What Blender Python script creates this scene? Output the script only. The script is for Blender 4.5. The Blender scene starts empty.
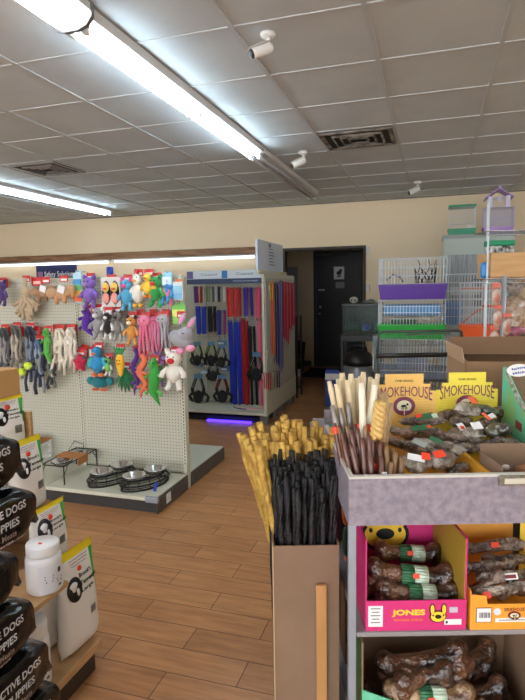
import bpy, bmesh, math, random
from mathutils import Vector, Matrix, Euler, noise
random.seed(7)
PI=math.pi
col=bpy.context.scene.collection
# ---------------------------------------------------------------- camera model (real place, metres)
FPX=543.4; PITCH=math.radians(6.46); YAW=math.radians(17.58); ROLL=math.radians(-.98); EYE=1.54
def ray(u,v):
    du,dv=u-262.5,v-350
    cr,sr=math.cos(ROLL),math.sin(ROLL)
    a=du*cr+dv*sr; b=-du*sr+dv*cr
    r=a/FPX; up=-b/FPX
    F=math.cos(PITCH)+up*math.sin(PITCH); z=up*math.cos(PITCH)-math.sin(PITCH)
    return Vector((r*math.cos(YAW)-F*math.sin(YAW), r*math.sin(YAW)+F*math.cos(YAW), z))
def Pz(u,v,z):
    d=ray(u,v); t=(z-EYE)/d.z; return Vector((d.x*t,d.y*t,z))
def Py(u,v,y):
    d=ray(u,v); t=y/d.y; return Vector((d.x*t,y,EYE+d.z*t))
def Px(u,v,x):
    d=ray(u,v); t=x/d.x; return Vector((x,d.y*t,EYE+d.z*t))
def L(r,s,z=0):           # display frame (right, depth) to the room
    return Vector((r*math.cos(YAW)-s*math.sin(YAW), r*math.sin(YAW)+s*math.cos(YAW), z))
def unL(p):
    return Vector((p.x*math.cos(YAW)+p.y*math.sin(YAW), -p.x*math.sin(YAW)+p.y*math.cos(YAW), p.z))
def Ps(u,v,s):            # display frame coordinates on the plane at depth s
    d=ray(u,v); F=-d.x*math.sin(YAW)+d.y*math.cos(YAW); t=s/F
    return Vector(((d.x*math.cos(YAW)+d.y*math.sin(YAW))*t, s, EYE+d.z*t))
# ---------------------------------------------------------------- materials
def lin(c):
    return tuple(((x/255)/12.92 if x/255<=.04045 else ((x/255+.055)/1.055)**2.4) for x in c)+(1,)
MC={}
def mat(name,c,rough=.6,metal=0,bump=0,bscale=60,c2=None,cscale=8,coat=0,emit=0,alpha=1,trans=0,detail=3,spec=.5,sheen=0,stretch=None,bdist=.004):
    if name in MC: return MC[name]
    m=bpy.data.materials.new(name); m.use_nodes=True; nt=m.node_tree; b=nt.nodes['Principled BSDF']
    b.inputs['Base Color'].default_value=lin(c); b.inputs['Roughness'].default_value=rough
    b.inputs['Metallic'].default_value=metal; b.inputs['Coat Weight'].default_value=coat
    b.inputs['Coat Roughness'].default_value=.08
    b.inputs['Specular IOR Level'].default_value=spec
    b.inputs['Sheen Weight'].default_value=sheen
    if emit: b.inputs['Emission Color'].default_value=lin(c); b.inputs['Emission Strength'].default_value=emit
    if alpha<1: b.inputs['Alpha'].default_value=alpha
    if trans: b.inputs['Transmission Weight'].default_value=trans
    tc=nt.nodes.new('ShaderNodeTexCoord'); src=tc.outputs['Object']
    if stretch:
        mp=nt.nodes.new('ShaderNodeMapping'); mp.inputs['Scale'].default_value=stretch
        nt.links.new(src,mp.inputs['Vector']); src=mp.outputs['Vector']
    if c2:
        n=nt.nodes.new('ShaderNodeTexNoise'); n.inputs['Scale'].default_value=cscale; n.inputs['Detail'].default_value=detail
        r=nt.nodes.new('ShaderNodeValToRGB'); r.color_ramp.elements[0].position=.36; r.color_ramp.elements[1].position=.64
        r.color_ramp.elements[0].color=lin(c); r.color_ramp.elements[1].color=lin(c2)
        nt.links.new(src,n.inputs['Vector']); nt.links.new(n.outputs['Fac'],r.inputs['Fac']); nt.links.new(r.outputs['Color'],b.inputs['Base Color'])
    if bump:
        n=nt.nodes.new('ShaderNodeTexNoise'); n.inputs['Scale'].default_value=bscale; n.inputs['Detail'].default_value=3
        k=nt.nodes.new('ShaderNodeBump'); k.inputs['Strength'].default_value=min(1,bump); k.inputs['Distance'].default_value=bdist
        nt.links.new(src,n.inputs['Vector']); nt.links.new(n.outputs['Fac'],k.inputs['Height']); nt.links.new(k.outputs['Normal'],b.inputs['Normal'])
        if coat: nt.links.new(k.outputs['Normal'],b.inputs['Coat Normal'])
    MC[name]=m; return m
def col_mat(c,kind='plush'):
    n='%s_%02x%02x%02x'%((kind,)+tuple(c))
    if kind=='plush': return mat(n,c,.95,bump=.5,bscale=120,sheen=.3)
    if kind=='rope': return mat(n,c,.95,bump=.8,bscale=180)
    if kind=='card': return mat(n,c,.45)
    if kind=='plastic': return mat(n,c,.35)
    if kind=='web': return mat(n,c,.75,bump=.3,bscale=300)
    return mat(n,c,.6)
# ---------------------------------------------------------------- mesh builder
class MB:
    def __init__(s): s.bm=bmesh.new(); s.mats=[]; s.mi=0
    def use(s,m):
        if m not in s.mats: s.mats.append(m)
        s.mi=s.mats.index(m); return s
    def _new(s,verts,faces,smooth=False):
        vs=[s.bm.verts.new(v) for v in verts]
        for f in faces:
            try: fc=s.bm.faces.new([vs[i] for i in f]); fc.smooth=smooth; fc.material_index=s.mi
            except ValueError: pass
        return vs
    def box(s,c,d,rot=None,bev=0):
        x,y,z=[k/2 for k in d]; c=Vector(c)
        if bev:
            b=bmesh.new(); bmesh.ops.create_cube(b,size=1)
            for v in b.verts: v.co=Vector((v.co.x*2*x,v.co.y*2*y,v.co.z*2*z))
            bmesh.ops.bevel(b,geom=list(b.edges),offset=bev,segments=2,affect='EDGES',profile=.5)
            V=[v.co.copy() for v in b.verts]; b.verts.index_update(); F=[[v.index for v in f.verts] for f in b.faces]; b.free()
        else:
            V=[Vector((i*x,j*y,k*z)) for i in(-1,1) for j in(-1,1) for k in(-1,1)]
            F=[(0,1,3,2),(4,6,7,5),(0,4,5,1),(2,3,7,6),(0,2,6,4),(1,5,7,3)]
        if rot is not None: V=[rot@v for v in V]
        s._new([v+c for v in V],F); return s
    def bx(s,x0,x1,y0,y1,z0,z1,bev=0):
        return s.box(((x0+x1)/2,(y0+y1)/2,(z0+z1)/2),(abs(x1-x0),abs(y1-y0),abs(z1-z0)),bev=bev)
    def tube(s,pts,r,seg=8,closed=False,cap=True):
        pts=[Vector(p) for p in pts]; n=len(pts)
        R=r if isinstance(r,(list,tuple)) else [r]*n
        V=[];F=[]; up=None
        for i,p in enumerate(pts):
            a=pts[(i-1)%n] if (i>0 or closed) else p; b=pts[(i+1)%n] if (i<n-1 or closed) else p
            t=(b-a); t=t.normalized() if t.length>1e-9 else Vector((0,0,1))
            if up is None: up=t.orthogonal().normalized()
            up=(up-t*up.dot(t)); up=up.normalized() if up.length>1e-6 else t.orthogonal().normalized()
            w=t.cross(up)
            for k in range(seg):
                a2=2*PI*k/seg; V.append(p+(up*math.cos(a2)+w*math.sin(a2))*R[i])
        m=n if closed else n-1
        for i in range(m):
            for k in range(seg):
                F.append((i*seg+k,i*seg+(k+1)%seg,((i+1)%n)*seg+(k+1)%seg,((i+1)%n)*seg+k))
        if cap and not closed:
            F.append(tuple(range(seg))[::-1]); F.append(tuple((n-1)*seg+k for k in range(seg)))
        s._new(V,F,True); return s
    def ell(s,c,r,rot=None,sub=2):
        b=bmesh.new(); bmesh.ops.create_icosphere(b,subdivisions=sub,radius=1)
        if not isinstance(r,(tuple,list)): r=(r,r,r)
        V=[Vector((v.co.x*r[0],v.co.y*r[1],v.co.z*r[2])) for v in b.verts]
        if rot is not None: V=[rot@v for v in V]
        b.verts.index_update(); F=[[v.index for v in f.verts] for f in b.faces]; b.free()
        s._new([v+Vector(c) for v in V],F,True); return s
    def lathe(s,prof,c=(0,0,0),seg=32,sx=1,sy=1):
        V=[];F=[];n=len(prof)
        for (r,z) in prof:
            for k in range(seg):
                a=2*PI*k/seg; V.append(Vector((c[0]+r*math.cos(a)*sx,c[1]+r*math.sin(a)*sy,c[2]+z)))
        for i in range(n-1):
            for k in range(seg): F.append((i*seg+k,i*seg+(k+1)%seg,(i+1)*seg+(k+1)%seg,(i+1)*seg+k))
        if prof[0][0]>1e-6: F.append(tuple(range(seg))[::-1])
        if prof[-1][0]>1e-6: F.append(tuple((n-1)*seg+k for k in range(seg)))
        s._new(V,F,True); return s
    def prism(s,poly,y0,y1,axis='y'):   # polygon in XZ extruded along Y (or XY along Z / YZ along X)
        n=len(poly)
        def mk(p,t):
            if axis=='y': return Vector((p[0],t,p[1]))
            if axis=='z': return Vector((p[0],p[1],t))
            return Vector((t,p[0],p[1]))
        V=[mk(p,y0) for p in poly]+[mk(p,y1) for p in poly]
        F=[tuple(range(n)),tuple(range(2*n-1,n-1,-1))]+[(i,(i+1)%n,n+(i+1)%n,n+i) for i in range(n)]
        s._new(V,F); return s
    def disc(s,c,rx,rz,t=.001,seg=24):  # upright disc facing -Y
        return s.prism([(c[0]+rx*math.cos(2*PI*k/seg),c[2]+rz*math.sin(2*PI*k/seg)) for k in range(seg)],c[1]-t,c[1]+t)
    def ribbon(s,pts,w,t=.002,side=Vector((1,0,0))):
        pts=[Vector(p) for p in pts]; n=len(pts); V=[];F=[]
        for i,p in enumerate(pts):
            d=(pts[min(i+1,n-1)]-pts[max(i-1,0)]).normalized(); nn=d.cross(side).normalized()
            for a,b in((-1,-1),(1,-1),(1,1),(-1,1)): V.append(p+side*(a*w/2)+nn*(b*t/2))
        for i in range(n-1):
            for k in range(4): F.append((i*4+k,i*4+(k+1)%4,(i+1)*4+(k+1)%4,(i+1)*4+k))
        F+= [(0,1,2,3),((n-1)*4+3,(n-1)*4+2,(n-1)*4+1,(n-1)*4)]
        s._new(V,F); return s
    def build(s,name,m=None,parent=None,loc=(0,0,0),rot=(0,0,0),remesh=0,smooth=0,rough=0):
        bmesh.ops.recalc_face_normals(s.bm,faces=list(s.bm.faces))
        if name=='body' and not rough: rough=.0035
        if rough:
            for v in s.bm.verts: v.co+=noise.noise_vector(v.co*40)*rough
        me=bpy.data.meshes.new(name); s.bm.to_mesh(me); s.bm.free()
        for x in (s.mats if s.mats else [m]): me.materials.append(x)
        o=bpy.data.objects.new(name,me); col.objects.link(o)
        o.parent=parent; o.location=loc; o.rotation_euler=rot
        if remesh:
            r=o.modifiers.new('r','REMESH'); r.mode='VOXEL'; r.voxel_size=remesh; r.use_smooth_shade=True
            k=o.modifiers.new('s','SMOOTH'); k.factor=.5; k.iterations=smooth or 4
        return o
def tag(o,label,cat,group=None,kind=None):
    if label: o['label']=label
    if cat: o['category']=cat
    if group: o['group']=group
    if kind: o['kind']=kind
    return o
def thing(name,label,cat,loc=(0,0,0),rot=(0,0,0),group=None):
    o=bpy.data.objects.new(name,None); col.objects.link(o); o.location=loc
    o.rotation_euler=rot if isinstance(rot,(tuple,list,Euler)) else (0,0,rot); o.empty_display_size=.05
    return tag(o,label,cat,group)
def struct(name,mb,m=None,**k):
    o=mb.build(name,m,**k); o['kind']='structure'; return o
def copy_tree(o,parent=None,label=None):
    c=o.copy(); col.objects.link(c); c.parent=parent
    for ch in list(o.children): copy_tree(ch,c)
    if label: c['label']=label
    return c
def text(st,size,m,parent,loc,rot=(PI/2,0,0),width=None,name='lettering',warp=None,height=None,ext=.0004,bold=0):
    cu=bpy.data.curves.new(name,'FONT'); cu.body=st; cu.size=size; cu.align_x='CENTER'; cu.align_y='CENTER'; cu.extrude=ext; cu.resolution_u=3; cu.offset=bold
    o=bpy.data.objects.new(name,cu); me=bpy.data.meshes.new_from_object(o)
    bpy.data.objects.remove(o)
    xs=[v.co.x for v in me.vertices]; ys=[v.co.y for v in me.vertices]
    w=max(xs)-min(xs); cx=(max(xs)+min(xs))/2; cy=(max(ys)+min(ys))/2; hh=max(ys)-min(ys)
    kx=width/w if width else 1; ky=height/hh if height else (kx if width else 1)
    for v in me.vertices:
        v.co.x=(v.co.x-cx)*kx; v.co.y=(v.co.y-cy)*ky
        if warp: v.co=Vector(warp(v.co))
    me.materials.clear(); me.materials.append(m)
    o=bpy.data.objects.new(name,me); col.objects.link(o); o.parent=parent; o.location=loc; o.rotation_euler=rot
    return o
def strokes(n,m,parent,loc,rot,width,height,name='small_print',warp=None):
    rn=random.Random(n); mb=MB(); x=-width/2
    while x<width/2:
        w=width/n*rn.uniform(.35,.8); y=height*rn.uniform(-.1,.1); q=[(x,y-height*.3,0),(min(x+w,width/2),y-height*.3,0),(min(x+w,width/2),y+height*.3,0),(x,y+height*.3,0)]
        q=[Vector(p) for p in q]
        if warp: q=[Vector(warp(p)) for p in q]
        mb._new(q,[(0,1,2,3)]); x+=w+width/n*.3
    o=mb.build(name,m,parent,loc,rot); o.modifiers.new('s','SOLIDIFY').thickness=.0004; return o
# common materials
WHITE=mat('white_paint',(225,225,222),.5); BLACKM=mat('black_metal',(18,18,20),.4,spec=.5)
GREYM=mat('grey_metal',(120,124,128),.35,.6); STEEL=mat('steel',(225,225,228),.2,1)
CREAM=mat('cream_enamel',(204,203,184),.5); KICK=mat('dark_kickplate',(48,47,46),.5)
WPAP=mat('white_paper',(232,232,230),.6); BLACKP=mat('black_print',(14,14,14),.5); REDST=mat('red_sticker',(235,70,45),.5)
GREENP=mat('green_print',(40,120,60),.5); CARD=mat('cardboard',(138,112,90),.9,c2=(129,104,82),cscale=5)
WIREW=mat('white_wire',(225,232,236),.4); CHROME=mat('chrome',(190,192,195),.2,1)
WOODL=mat('light_wood',(196,158,112),.55,c2=(180,140,96),cscale=14,stretch=(1,1,6))
# ================================================================ SETTING
CEIL=2.746; WALLY=7.85
def floor_mat():
    m=bpy.data.materials.new('wood_plank_tile'); m.use_nodes=True; nt=m.node_tree; b=nt.nodes['Principled BSDF']
    tc=nt.nodes.new('ShaderNodeTexCoord'); mp=nt.nodes.new('ShaderNodeMapping'); mp.inputs['Location'].default_value=(1.01,-.025,0)
    br=nt.nodes.new('ShaderNodeTexBrick'); br.offset=.5; br.offset_frequency=2
    for k,v in dict(Scale=1,**{'Brick Width':.6,'Row Height':.15,'Mortar Size':.0018,'Mortar Smooth':.1,'Bias':0}).items(): br.inputs[k].default_value=v
    br.inputs['Color1'].default_value=lin((206,152,104)); br.inputs['Color2'].default_value=lin((188,135,90)); br.inputs['Mortar'].default_value=lin((74,48,32))
    nt.links.new(tc.outputs['Object'],mp.inputs['Vector']); nt.links.new(mp.outputs['Vector'],br.inputs['Vector'])
    m2=nt.nodes.new('ShaderNodeMapping'); m2.inputs['Scale'].default_value=(1.6,14,1); nt.links.new(tc.outputs['Object'],m2.inputs['Vector'])
    n=nt.nodes.new('ShaderNodeTexNoise'); n.inputs['Scale'].default_value=2.2; n.inputs['Detail'].default_value=7; n.inputs['Roughness'].default_value=.65
    nt.links.new(m2.outputs['Vector'],n.inputs['Vector'])
    r=nt.nodes.new('ShaderNodeValToRGB'); r.color_ramp.elements[0].position=.3; r.color_ramp.elements[1].position=.75
    r.color_ramp.elements[0].color=(.62,.56,.52,1); r.color_ramp.elements[1].color=(1.08,1.05,1,1)
    nt.links.new(n.outputs['Fac'],r.inputs['Fac'])
    mx=nt.nodes.new('ShaderNodeMix'); mx.data_type='RGBA'; mx.blend_type='MULTIPLY'; mx.inputs[0].default_value=1
    nt.links.new(br.outputs['Color'],mx.inputs[6]); nt.links.new(r.outputs['Color'],mx.inputs[7]); nt.links.new(mx.outputs[2],b.inputs['Base Color'])
    b.inputs['Roughness'].default_value=.34; b.inputs['Specular IOR Level'].default_value=.4
    k=nt.nodes.new('ShaderNodeBump'); k.inputs['Strength'].default_value=.3; k.inputs['Distance'].default_value=.002; k.invert=True
    nt.links.new(br.outputs['Fac'],k.inputs['Height']); nt.links.new(k.outputs['Normal'],b.inputs['Normal'])
    return m
X0,X1,Y0=-9.0,3.6,-5.0
struct('floor',MB().bx(X0,X1,Y0,11,-.1,0),floor_mat())
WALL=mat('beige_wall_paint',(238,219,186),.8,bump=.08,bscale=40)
CEILM=mat('ceiling_tile',(200,209,212),.9,bump=.25,bscale=220,c2=(193,202,206),cscale=3)
struct('ceiling',MB().bx(X0,X1,Y0,WALLY+.12,CEIL,CEIL+.1),CEILM)
g=MB(); gx=-.31; gy=3.12
for k in range(-15,8):
    x=gx+.61*k
    if X0<x<X1: g.bx(x-.012,x+.012,Y0,WALLY,CEIL-.006,CEIL+.004)
for k in range(-14,9):
    y=gy+.61*k
    if Y0<y<WALLY: g.bx(X0,X1,y-.011,y+.011,CEIL-.005,CEIL+.004)
struct('trim_1',g,mat('ceiling_t_bar',(190,196,198),.6))
OX0,OX1,OZ=-2.143,-.932,2.12
w=MB(); w.bx(X0,OX0,WALLY,WALLY+.12,0,CEIL); w.bx(OX1,X1,WALLY,WALLY+.12,0,CEIL); w.bx(OX0,OX1,WALLY,WALLY+.12,OZ,CEIL)
struct('wall_back',w,WALL)
struct('wall_left',MB().bx(X0-.1,X0,Y0,WALLY,0,CEIL),WALL)
struct('wall_right',MB().bx(X1,X1+.1,Y0,WALLY,0,CEIL),WALL)
# passage behind the opening
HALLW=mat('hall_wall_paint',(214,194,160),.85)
w=MB(); w.bx(-3.4,-.75,10.62,10.7,0,2.6); w.bx(-3.4,-2.25,10.5,10.62,0,2.5); w.bx(-1.30,-.75,10.5,10.62,0,2.5); w.bx(-2.25,-1.30,10.5,10.62,2.24,2.5)  # rear box: unseen panel added behind the door to block light leaks
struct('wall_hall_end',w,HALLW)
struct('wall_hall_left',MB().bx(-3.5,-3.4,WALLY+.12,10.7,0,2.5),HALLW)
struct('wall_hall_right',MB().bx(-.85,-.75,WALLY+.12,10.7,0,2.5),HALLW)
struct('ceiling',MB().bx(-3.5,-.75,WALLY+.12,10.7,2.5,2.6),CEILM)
struct('baseboard_hall',MB().bx(-3.4,-2.31,10.485,10.5,0,.1),mat('brown_baseboard',(70,52,40),.6))
DOORM=mat('dark_door_paint',(16,16,19),.45)
d=thing('door_2',None,None,(-1.775,10.52,0)); d['kind']='structure'
MB().bx(-.42,.42,-.02,.02,.01,2.16).build('door_panel',DOORM,d)
f=MB(); f.bx(-.475,-.42,-.06,.03,0,2.24); f.bx(.42,.475,-.06,.03,0,2.24); f.bx(-.42,.42,-.06,.03,2.165,2.24); f.build('door_frame',mat('dark_frame',(40,35,33),.5),d)
h=MB(); h.tube([(-.35,-.02,1.03),(-.35,-.075,1.03)],.012); h.ell((-.35,-.085,1.03),.028); h.build('door_knob',STEEL,d)
MB().box((-.35,-.025,1.16),(.05,.012,.05),bev=.004).build('deadbolt',STEEL,d)
p=Py(339,273,10.49)
q=tag(MB().box((0,0,0),(.2,.004,.24)).build('poster',WPAP,None,loc=(p.x,10.494,p.z)),'white paper poster with a dark picture taped high on the dark door','poster')
mbp=MB(); mbp.ell((0,-.004,.0),(.05,.002,.04)); mbp.ell((.03,-.004,.045),(.03,.002,.035)); mbp.box((0,-.004,-.06),(.07,.002,.03)); mbp.build('picture',BLACKP,q)
p=Py(340,284,10.49)
q=tag(MB().box((0,0,0),(.17,.004,.12)).build('notice',mat('pale_notice',(150,150,152),.6),None,loc=(p.x,10.494,p.z-.02)),'small pale notice below the poster on the dark door','notice')
p=Py(320,290,10.49)
tag(MB().box((0,0,0),(.13,.004,.035)).build('notice',mat('pale_notice',(150,150,152),.6),None,loc=(p.x+.03,10.494,p.z)),'narrow pale notice above the lock of the dark door','notice')
# dark trim round the opening
w=MB(); w.bx(OX1-.03,OX1,WALLY-.015,WALLY+.12,0,OZ); w.bx(OX0,OX0+.03,WALLY-.015,WALLY+.12,0,OZ); w.bx(OX0+.03,OX1-.03,WALLY-.015,WALLY+.12,OZ-.035,OZ)
struct('trim_2',w,mat('dark_trim',(58,46,40),.6))
struct('trim_3',MB().bx(X0,X1,WALLY-.015,WALLY,CEIL-.022,CEIL-.006),mat('grey_moulding',(120,116,112),.6))
for (v,lab) in ((248,'small white door sensor at the top right corner of the opening'),(286,'small white door sensor halfway up the right jamb of the opening')):
    p=Py(366,v,WALLY-.03)
    o=MB().box((0,0,0),(.05,.028,.10),bev=.006).build('door_sensor',WHITE,None,loc=(OX1+.03,WALLY-.016,p.z-.03)); tag(o,lab,'sensor')
# hall objects
tag(MB().bx(-.45,.45,-.5,.5,0,.012,bev=.004).build('door_mat',mat('dark_mat',(26,25,26),.95,bump=.6,bscale=200),None,loc=(-1.78,9.6,0)),'dark rectangular mat on the floor before the dark door','mat')
t=thing('waste_bin','low black bin standing against the hall wall left of the door','bin',(-2.42,9.7,0))
MB().lathe([(.0,0),(.13,0),(.17,.5),(.16,.5),(.12,.02),(0,.02)],seg=20).build('bin_body',mat('black_plastic',(22,22,24),.45),t)
m=MB(); m.lathe([(.175,.5),(.178,.54),(.0,.6)],seg=20); m.build('lid',mat('black_plastic',(22,22,24),.45),t)
o=MB().lathe([(0,0),(.04,0),(.055,.05),(.05,.11),(.02,.15),(0,.155)],seg=16).build('jug',WHITE,None,loc=(-2.2,9.0,0)); tag(o,'small white jug on the hall floor in front of the black bin','jug')
tag(MB().bx(-.16,.16,-.015,.015,0,1.95,bev=.004).build('wall_panel',mat('grey_panel',(140,140,142),.6),None,loc=(-2.72,10.44,0)),'tall grey board leaning on the hall wall left of the dark door','board')
# ---------------------------------------------------------------- ceiling things
TUBE=mat('lit_tube',(222,242,255),.4,emit=17.0); HOUS=mat('fixture_white',(205,205,205),.45); OFFT=mat('unlit_tube',(170,170,172),.4)
LENS=mat('lit_lens',(250,240,236),.4,emit=5.0)
def strip(x,y0,y1,lit,label,z=CEIL-.006,group=None,split=None):
    t=thing('ceiling_light',label,'ceiling light',(x,(y0+y1)/2,z),0,group); l=(y1-y0)/2
    m=MB(); m.prism([(-.09,0),(.09,0),(.075,-.035),(.02,-.055),(-.02,-.055),(-.075,-.035)],-l,l); m.build('housing',HOUS,t)
    sp=[-l]+([s-(y0+y1)/2 for s in (split or [])])+[l]
    for a,b in zip(sp[:-1],sp[1:]):
        for dx in (-.038,.038):
            MB().tube([(dx,a+.04,-.068),(dx,b-.04,-.068)],.0145,10).build('tube',TUBE if lit else OFFT,t)
    for s in sp:
        s2=min(max(s,-l+.015),l-.015)
        for dx in(-.038,.038): MB().box((dx,s2,-.07),(.022,.03,.045)).build('lamp_holder',WHITE,t)
    return t
strip(-1.5,2.14,4.62,True,'long lit bare-tube ceiling light, middle of the row at upper left',split=[3.36])
strip(-1.5,4.64,6.92,False,'unlit grey tube light ending the long ceiling row near the back wall')
t=thing('ceiling_light','lit ceiling light with a curved translucent lens, nearest in the long row','ceiling light',(-1.5,.92,CEIL-.006),0)
m=MB(); m.bx(-.105,.105,-1.2,1.2,-.03,0); m.build('housing',HOUS,t)
prof=[(-.10,-.03),(-.095,-.05),(-.07,-.075),(-.03,-.088),(.03,-.088),(.07,-.075),(.095,-.05),(.10,-.03)]
MB().prism(prof,-1.19,1.18).build('lens',LENS,t)
MB().prism([(-.11,0),(-.108,-.05),(-.08,-.083),(-.035,-.098),(.035,-.098),(.08,-.083),(.108,-.05),(.11,0)],1.18,1.2).build('end_cap',GREYM,t)
strip(-4.62,4.2,7.15,True,'lit tube light far left, low over the toy shelves near the back wall',split=[5.87])
for y in (-3.6,-1.2): strip(-1.5,y-1.2,y+1.2,True,'unseen lit tube light added behind the camera to light the foreground',group='added tube lights behind the camera')  # unseen tubes continuing the row, added to light the foreground
for x in (2.2,): 
    for y in (-3.0,.6,4.6): strip(x,y-1.2,y+1.2,True,'lit tube light over the right side of the shop',group='tube lights over the right side')
for y in (-2.5,1.0): strip(-4.62,y-1.2,y+1.2,True,'unseen lit tube light added over the left aisle for more light',group='added tube lights over the left aisle')  # more unseen tubes, added out of frame to help light the foreground
VENTG=mat('vent_metal',(150,148,144),.5,.2); VD=mat('vent_dark',(30,29,28),.9)
def vent(x,y,w,d,label,dirty):
    t=thing('ceiling_vent',label,'vent',(x,y,CEIL-.008)); m=MB()
    m.bx(-w/2,w/2,-d/2,-d/2+.03,-.012,0); m.bx(-w/2,w/2,d/2-.03,d/2,-.012,0); m.bx(-w/2,-w/2+.03,-d/2+.03,d/2-.03,-.012,0); m.bx(w/2-.03,w/2,-d/2+.03,d/2-.03,-.012,0)
    m.build('vent_frame',mat('dirty_vent',(150,145,135),.7,c2=(72,66,58),cscale=9) if dirty else VENTG,t)
    MB().bx(-w/2+.03,w/2-.03,-d/2+.03,d/2-.03,-.004,-.001).build('backing',VD,t)
    for k in range(1,4):
        a,b=w/2-.03-k*w*.105,d/2-.03-k*d*.105; m=MB()
        R1=Matrix.Rotation(.6,3,'X')
        m.box((0,-b,-.012),(2*a,.02,.006),Matrix.Rotation(-.6,3,'X')); m.box((0,b,-.012),(2*a,.02,.006),R1)
        m.box((-a,0,-.012),(.02,2*b,.006),Matrix.Rotation(.6,3,'Y')); m.box((a,0,-.012),(.02,2*b,.006),Matrix.Rotation(-.6,3,'Y'))
        m.build('louver',mat('dirty_vent',(150,145,135),.7,c2=(72,66,58),cscale=9) if dirty else VENTG,t)
vent(-.61,4.62,.56,.5,'dirty square air vent in the ceiling right of the centre',True)
vent(-3.62,4.6,.5,.5,'dark louvred air vent in the ceiling at the left',False)
def camr(u,v,rz,label,s=1.0):
    p=Pz(u,v,CEIL); t=thing('security_camera',label,'security camera',(p.x,p.y,CEIL-.005),rz,None)
    t.scale=(s,s,s)
    MB().lathe([(.0,0),(.045,0),(.045,-.015),(.03,-.028),(0,-.028)],seg=20).build('mount',WHITE,t)
    m=MB(); m.tube([(0,0,-.025),(0,0,-.06),(0,-.02,-.085)],.012); m.ell((0,0,-.06),.018); m.build('bracket',WHITE,t)
    d=Vector((0,-1,-.45)).normalized(); a=Vector((0,.02,-.075)); R=d.to_track_quat('Z','Y').to_matrix()
    b=MB().tube([a,a+d*.02,a+d*.13,a+d*.135],[.026,.032,.032,.03],16).build('camera_body',WHITE,t)
    MB().tube([a+d*.135,a+d*.142],[.029,.024],16).build('lens_face',BLACKP,b)
    m=MB(); m.ribbon([a+d*.0+Vector((0,0,.036)),a+d*.16+Vector((0,0,.036))],.06,.003); m.build('sunshield',WHITE,t)
camr(268,32,-.9,'white security camera nearest the viewer on the ceiling',.8)
camr(303,151,-1.1,'white security camera on the ceiling by the long light row',.95)
camr(418,181,-1.2,'white security camera on the ceiling above the wire cages',1.0)
# ---------------------------------------------------------------- wall beam with its tube lights, sign
BEAMW=mat('brown_beam_wood',(160,122,88),.6,c2=(122,84,58),cscale=6,stretch=(.6,4,4))
tag(MB().bx(-8.2,-2.50,WALLY-.12,WALLY-.002,2.05,2.155,bev=.006).build('wood_beam',BEAMW),'long brown wooden beam fixed along the back wall above the toy shelves','beam')
for (a,b,lab) in ((-7.5,-5.02,'thin lit tube light under the wooden beam, left one'),(-4.96,-2.53,'thin lit tube light under the wooden beam, right one beside the big grey sign')):
    t=thing('tube_light',lab,'tube light',((a+b)/2,WALLY-.1,2.048)); l=(b-a)/2
    MB().bx(-l,l,-.035,.035,-.022,0).build('housing',HOUS,t)
    MB().tube([(-l+.03,0,-.04),(l-.03,0,-.04)],.018,10).build('tube',mat('lit_thin_tube',(240,248,255),.4,emit=1.6),t)
NAVY=mat('navy_sign',(24,38,82),.45)
a=Py(33,265,WALLY-.1); b=Py(74,280,WALLY-.1)
t=thing('safety_sign','navy sign reading Safety Solutions behind the top of the toy shelves','sign',((a.x+b.x)/2,WALLY-.03,(a.z+b.z)/2))
ww=b.x-a.x; MB().bx(-ww/2,ww/2,0,.02,-(a.z-b.z)/2,(a.z-b.z)/2).build('sign_board',NAVY,t)
text('Safety Solutions',.1,mat('sign_white',(235,238,245),.5),t,(.07,-.003,-.04),width=ww*.76,height=.12)
MB().bx(-ww/2+.03,-ww/2+.13,-.003,0,-.1,.02).build('emblem',mat('mauve',(150,110,150),.5),t)
# ================================================================ TOY GONDOLA
def peg_mat(name,c,axes):
    m=bpy.data.materials.new(name); m.use_nodes=True; nt=m.node_tree; b=nt.nodes['Principled BSDF']; b.inputs['Roughness'].default_value=.5
    tc=nt.nodes.new('ShaderNodeTexCoord'); sp=nt.nodes.new('ShaderNodeSeparateXYZ'); nt.links.new(tc.outputs['Object'],sp.inputs[0])
    def M(op,a,bv=None,c2=None):
        n=nt.nodes.new('ShaderNodeMath'); n.operation=op
        for i,x in enumerate((a,bv,c2)):
            if x is None: continue
            if isinstance(x,(int,float)): n.inputs[i].default_value=x
            else: nt.links.new(x,n.inputs[i])
        return n.outputs[0]
    sq=[]
    for ax in axes:
        f=M('FRACT',M('ADD',M('MULTIPLY',sp.outputs[ax],39.37),500.0)); f=M('SUBTRACT',f,.5); sq.append(M('MULTIPLY',f,f))
    h=M('LESS_THAN',M('ADD',sq[0],sq[1]),.026)
    mx=nt.nodes.new('ShaderNodeMix'); mx.data_type='RGBA'; mx.inputs[6].default_value=lin(c); mx.inputs[7].default_value=lin((92,90,82))
    nt.links.new(h,mx.inputs[0]); nt.links.new(mx.outputs[2],b.inputs['Base Color'])
    return m
PEGX=peg_mat('pegboard_cream',(190,189,172),'XZ' and (0,2)); PEGY=peg_mat('pegboard_cream_end',(188,188,174),(1,2))
SLOT=mat('slot_dark',(25,24,22),.8)
GY=3.73; GH=1.652; GXE=-1.80
t=thing('gondola_shelf','long cream pegboard gondola hung with dog toys, two deep base decks','shelf',(GXE,GY,0)); gond=t
def upright(x,parent,y0=-.03,y1=.03,h=GH,w=.03,front=True):
    MB().bx(x-w/2,x+w/2,y0,y1,0,h,bev=.002).build('upright',CREAM,parent)
    m=MB()
    k=.2
    while k<h-.03:
        m.bx(x-.004,x+.004,y0-.001,y0+.001,k,k+.014); k+=.0254
    m.build('slots',SLOT,parent)
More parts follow.
